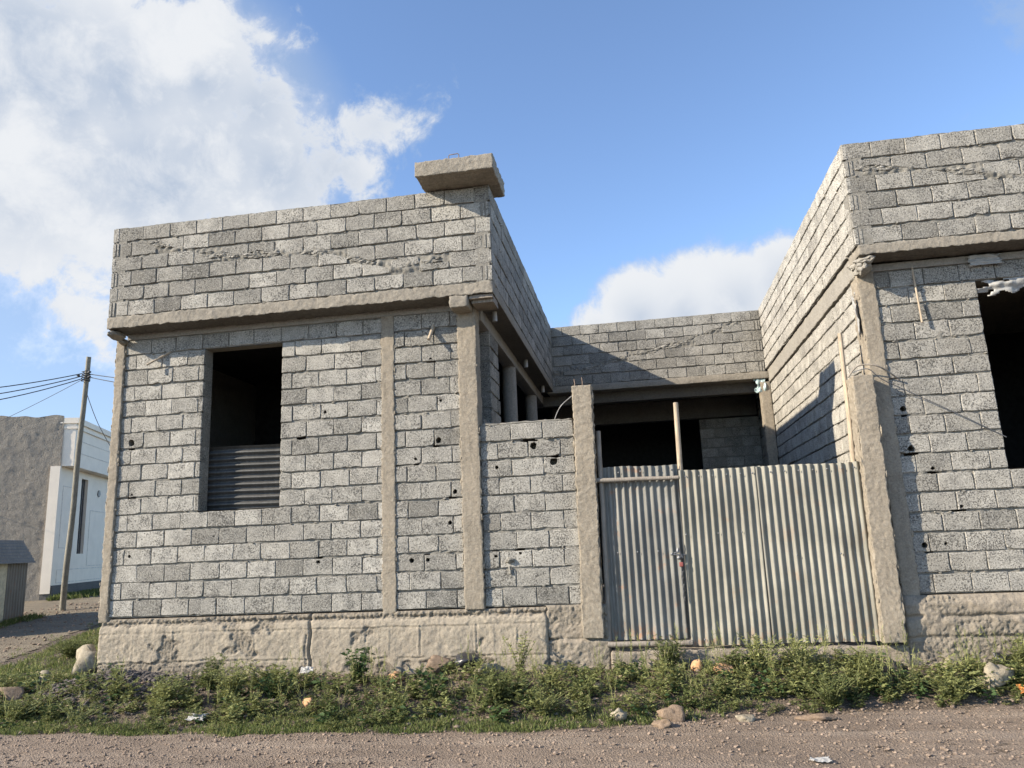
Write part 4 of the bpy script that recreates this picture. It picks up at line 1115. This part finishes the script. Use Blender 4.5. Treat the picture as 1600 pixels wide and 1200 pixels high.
bush('upright leafy weed at the foot of the right plinth',5.85,-.30,.34,.2,18,'feather',16,.7)
bush('dark round weed tuft on the left verge beside the alley',-5.9,1.3,.30,.42,36,'feather',17,.35)
bush('pale grassy weed between the boulder and the alley',-5.35,1.5,.42,.30,30,'small',18,.8)
bush('thin dry weed in front of the broken plinth end',.85,-.28,.42,.26,10,'small',19,.9)
bush('weed clump at the road edge at the left end of the bank',-4.4,-1.35,.22,.34,24,'feather',20,.5)
bush('low pale weed clump in front of the brown buried rock',-3.6,-1.45,.20,.3,20,'small',21,.6)

# ------------------------------------------------------------------ sky, sun, camera
SUN=Vector((-1,-.53,.58)).normalized(); el=math.asin(SUN.z); rot=math.atan2(SUN.x,SUN.y)
CAM=Vector((2.268,-8.885,.695)); PITCH,ROLL,YAW,FPX=rad(11.941),rad(2.455),rad(9.096),1184.07
Rz=Matrix.Rotation(YAW,3,'Z'); Rx=Matrix.Rotation(PITCH,3,'X'); Ry=Matrix.Rotation(ROLL,3,'Y'); RR=Rz@Rx@Ry
W=bpy.data.worlds.new('World'); S.world=W; W.use_nodes=True; nt=W.node_tree; nt.nodes.clear(); N=NT(nt)
out=N.n('ShaderNodeOutputWorld'); bg=N.n('ShaderNodeBackground'); N.l(bg.outputs[0],out.inputs[0]); bg.inputs['Strength'].default_value=.12
sky=N.n('ShaderNodeTexSky',sky_type='NISHITA'); sky.sun_disc=False; sky.sun_elevation=el; sky.sun_rotation=rot
sky.altitude=1600; sky.air_density=1.0; sky.dust_density=.6; sky.ozone_density=1.6
gen=N.n('ShaderNodeTexCoord').outputs['Generated']
nrm=N.n('ShaderNodeVectorMath',operation='NORMALIZE'); N.l(gen,nrm.inputs[0]); dirv=nrm.outputs[0]
# clouds stand at fixed compass directions: (azimuth deg from +Y towards +X, elevation deg, radius deg)
def blob_dirs(L):
    o=[]
    for (az,e_,r_) in L:
        a,e=rad(az),rad(e_); o.append((Vector((math.sin(a)*math.cos(e),math.cos(a)*math.cos(e),math.sin(e))),rad(r_)))
    return o
def field(L,base=None):
    acc=base
    for d,r in blob_dirs(L):
        dp=N.n('ShaderNodeVectorMath',operation='DISTANCE'); N.l(dirv,dp.inputs[0]); dp.inputs[1].default_value=d
        v=N.math('DIVIDE',N.math('SUBTRACT',r,dp.outputs['Value']),.085)
        acc=v if acc is None else N.math('SMOOTH_MAX',acc,v,.3)
    return acc
CUM=[(-43.4, 29.9, 8.4), (-37.8, 30.8, 7.5), (-32.6, 32.5, 6.9), (-35.3, 25.2, 9.0), (-41.3, 24.2, 8.1), (-28.8, 31.1, 6.3), (-27.2, 27.0, 6.5), (-23.8, 27.7, 4.7), (-19.3, 30.8, 4.5), (-15.9, 28.9, 2.9), (-25.4, 35.3, 2.8), (-29.4, 35.4, 3.9), (-39.8, 34.2, 4.3), (-21.3, 26.6, 3.4), (-31.9, 27.3, 7.6), (-18.2, 31.7, 3.8), (-16.6, 32.8, 2.0), (-15.6, 30.0, 2.3), (-41.1, 16.4, 3.3), (-39.2, 15.8, 3.0), (-43.2, 15.8, 2.4)]
LOW=[(1.1, 16.3, 4.5), (4.5, 16.2, 4.7), (8.2, 16.3, 5.1), (11.8, 17.2, 4.5), (-2.4, 15.4, 3.0), (-4.9, 15.4, 1.7), (2.4, 19.5, 1.1), (7.1, 19.0, 1.8), (10.9, 19.6, 2.0)]
VEIL=[(-39.2, 22.1, 10.8), (-40.4, 11.5, 7.5), (-32.9, 19.9, 8.8), (-44.2, 15.2, 8.0), (-41.6, 9.4, 4.9), (-33.2, 27.2, 12.0)]
WISP=[(29.0, 30.7, 1.7), (25.2, 25.1, 1.0), (-15.7, 28.5, 2.3), (-22.9, 33.3, 1.8)]
CLOUD_WHITE=(3.55,3.65,3.8); CLOUD_GREY=(1.8,2.2,2.85); CLOUD_VEIL=(1.75,2.25,3.05); SKY_TINT=(1.16,1.2,1.26)
EXPOSURE=1.0
n1=N.noise(dirv,5.5,9,.56,.25); n2=N.noise(dirv,17,9,.66,.3); n3=N.noise(dirv,3.2,5,.5)
nn=N.math('ADD',N.math('MULTIPLY',N.math('SUBTRACT',n1,.5),3.4),N.math('MULTIPLY',N.math('SUBTRACT',n2,.5),2.4))
den=N.math('ADD',field(CUM),nn)
low=N.math('ADD',field(LOW),N.math('MULTIPLY',nn,.30)); a1=N.math('MAXIMUM',N.mr(den,.0,.75,0,1,True),N.mr(low,.0,.30,0,1,True)); den=N.math('MAXIMUM',den,low)
wis=N.math('ADD',field(VEIL),N.math('MULTIPLY',N.math('SUBTRACT',n3,.5),1.2))
a2=N.mr(wis,-.1,.75,0,.62,True)
thin=N.math('ADD',field(WISP),N.math('MULTIPLY',nn,.9)); a3=N.mr(thin,.0,.6,0,.45,True)
alpha=N.math('MAXIMUM',N.math('MAXIMUM',a1,a2),a3)
shade=N.mr(N.math('ADD',N.math('MULTIPLY',n3,.45),N.math('ADD',N.math('MULTIPLY',n1,.35),N.math('MULTIPLY',n2,.3))),.45,.66,0,1,True)
thick=N.mr(den,.2,1.2,0,1,True)
cw=N.mix(N.math('MULTIPLY',thick,N.math('SUBTRACT',1.,shade)),CLOUD_WHITE,CLOUD_GREY)
cw=N.mix(N.math('MULTIPLY',a1,1.),CLOUD_VEIL,cw)
skyc=N.mix(1.,sky.outputs[0],SKY_TINT,'MULTIPLY')
N.l(N.mix(alpha,skyc,cw),bg.inputs[0])
sun=bpy.data.lights.new('sun','SUN'); sun.energy=5.0; sun.angle=rad(.5); sun.color=(1.,.89,.73)
so=bpy.data.objects.new('sun',sun); COL.objects.link(so); so.rotation_euler=SUN.to_track_quat('Z','Y').to_euler()
cam=bpy.data.cameras.new('camera'); co=bpy.data.objects.new('camera',cam); COL.objects.link(co); S.camera=co
cam.sensor_width=36; cam.lens=FPX/1600*36; cam.clip_end=3000; cam.clip_start=.05
B_=Matrix((RR.col[0],RR.col[2],-RR.col[1])).transposed()
co.matrix_world=Matrix.Translation(CAM)@B_.to_4x4()
vs=S.view_settings; S.display_settings.display_device='sRGB'; vs.view_transform='Standard'; vs.look='None'; vs.gamma=1; vs.use_curve_mapping=False; vs.exposure=EXPOSURE
S.render.resolution_x=1024; S.render.resolution_y=768
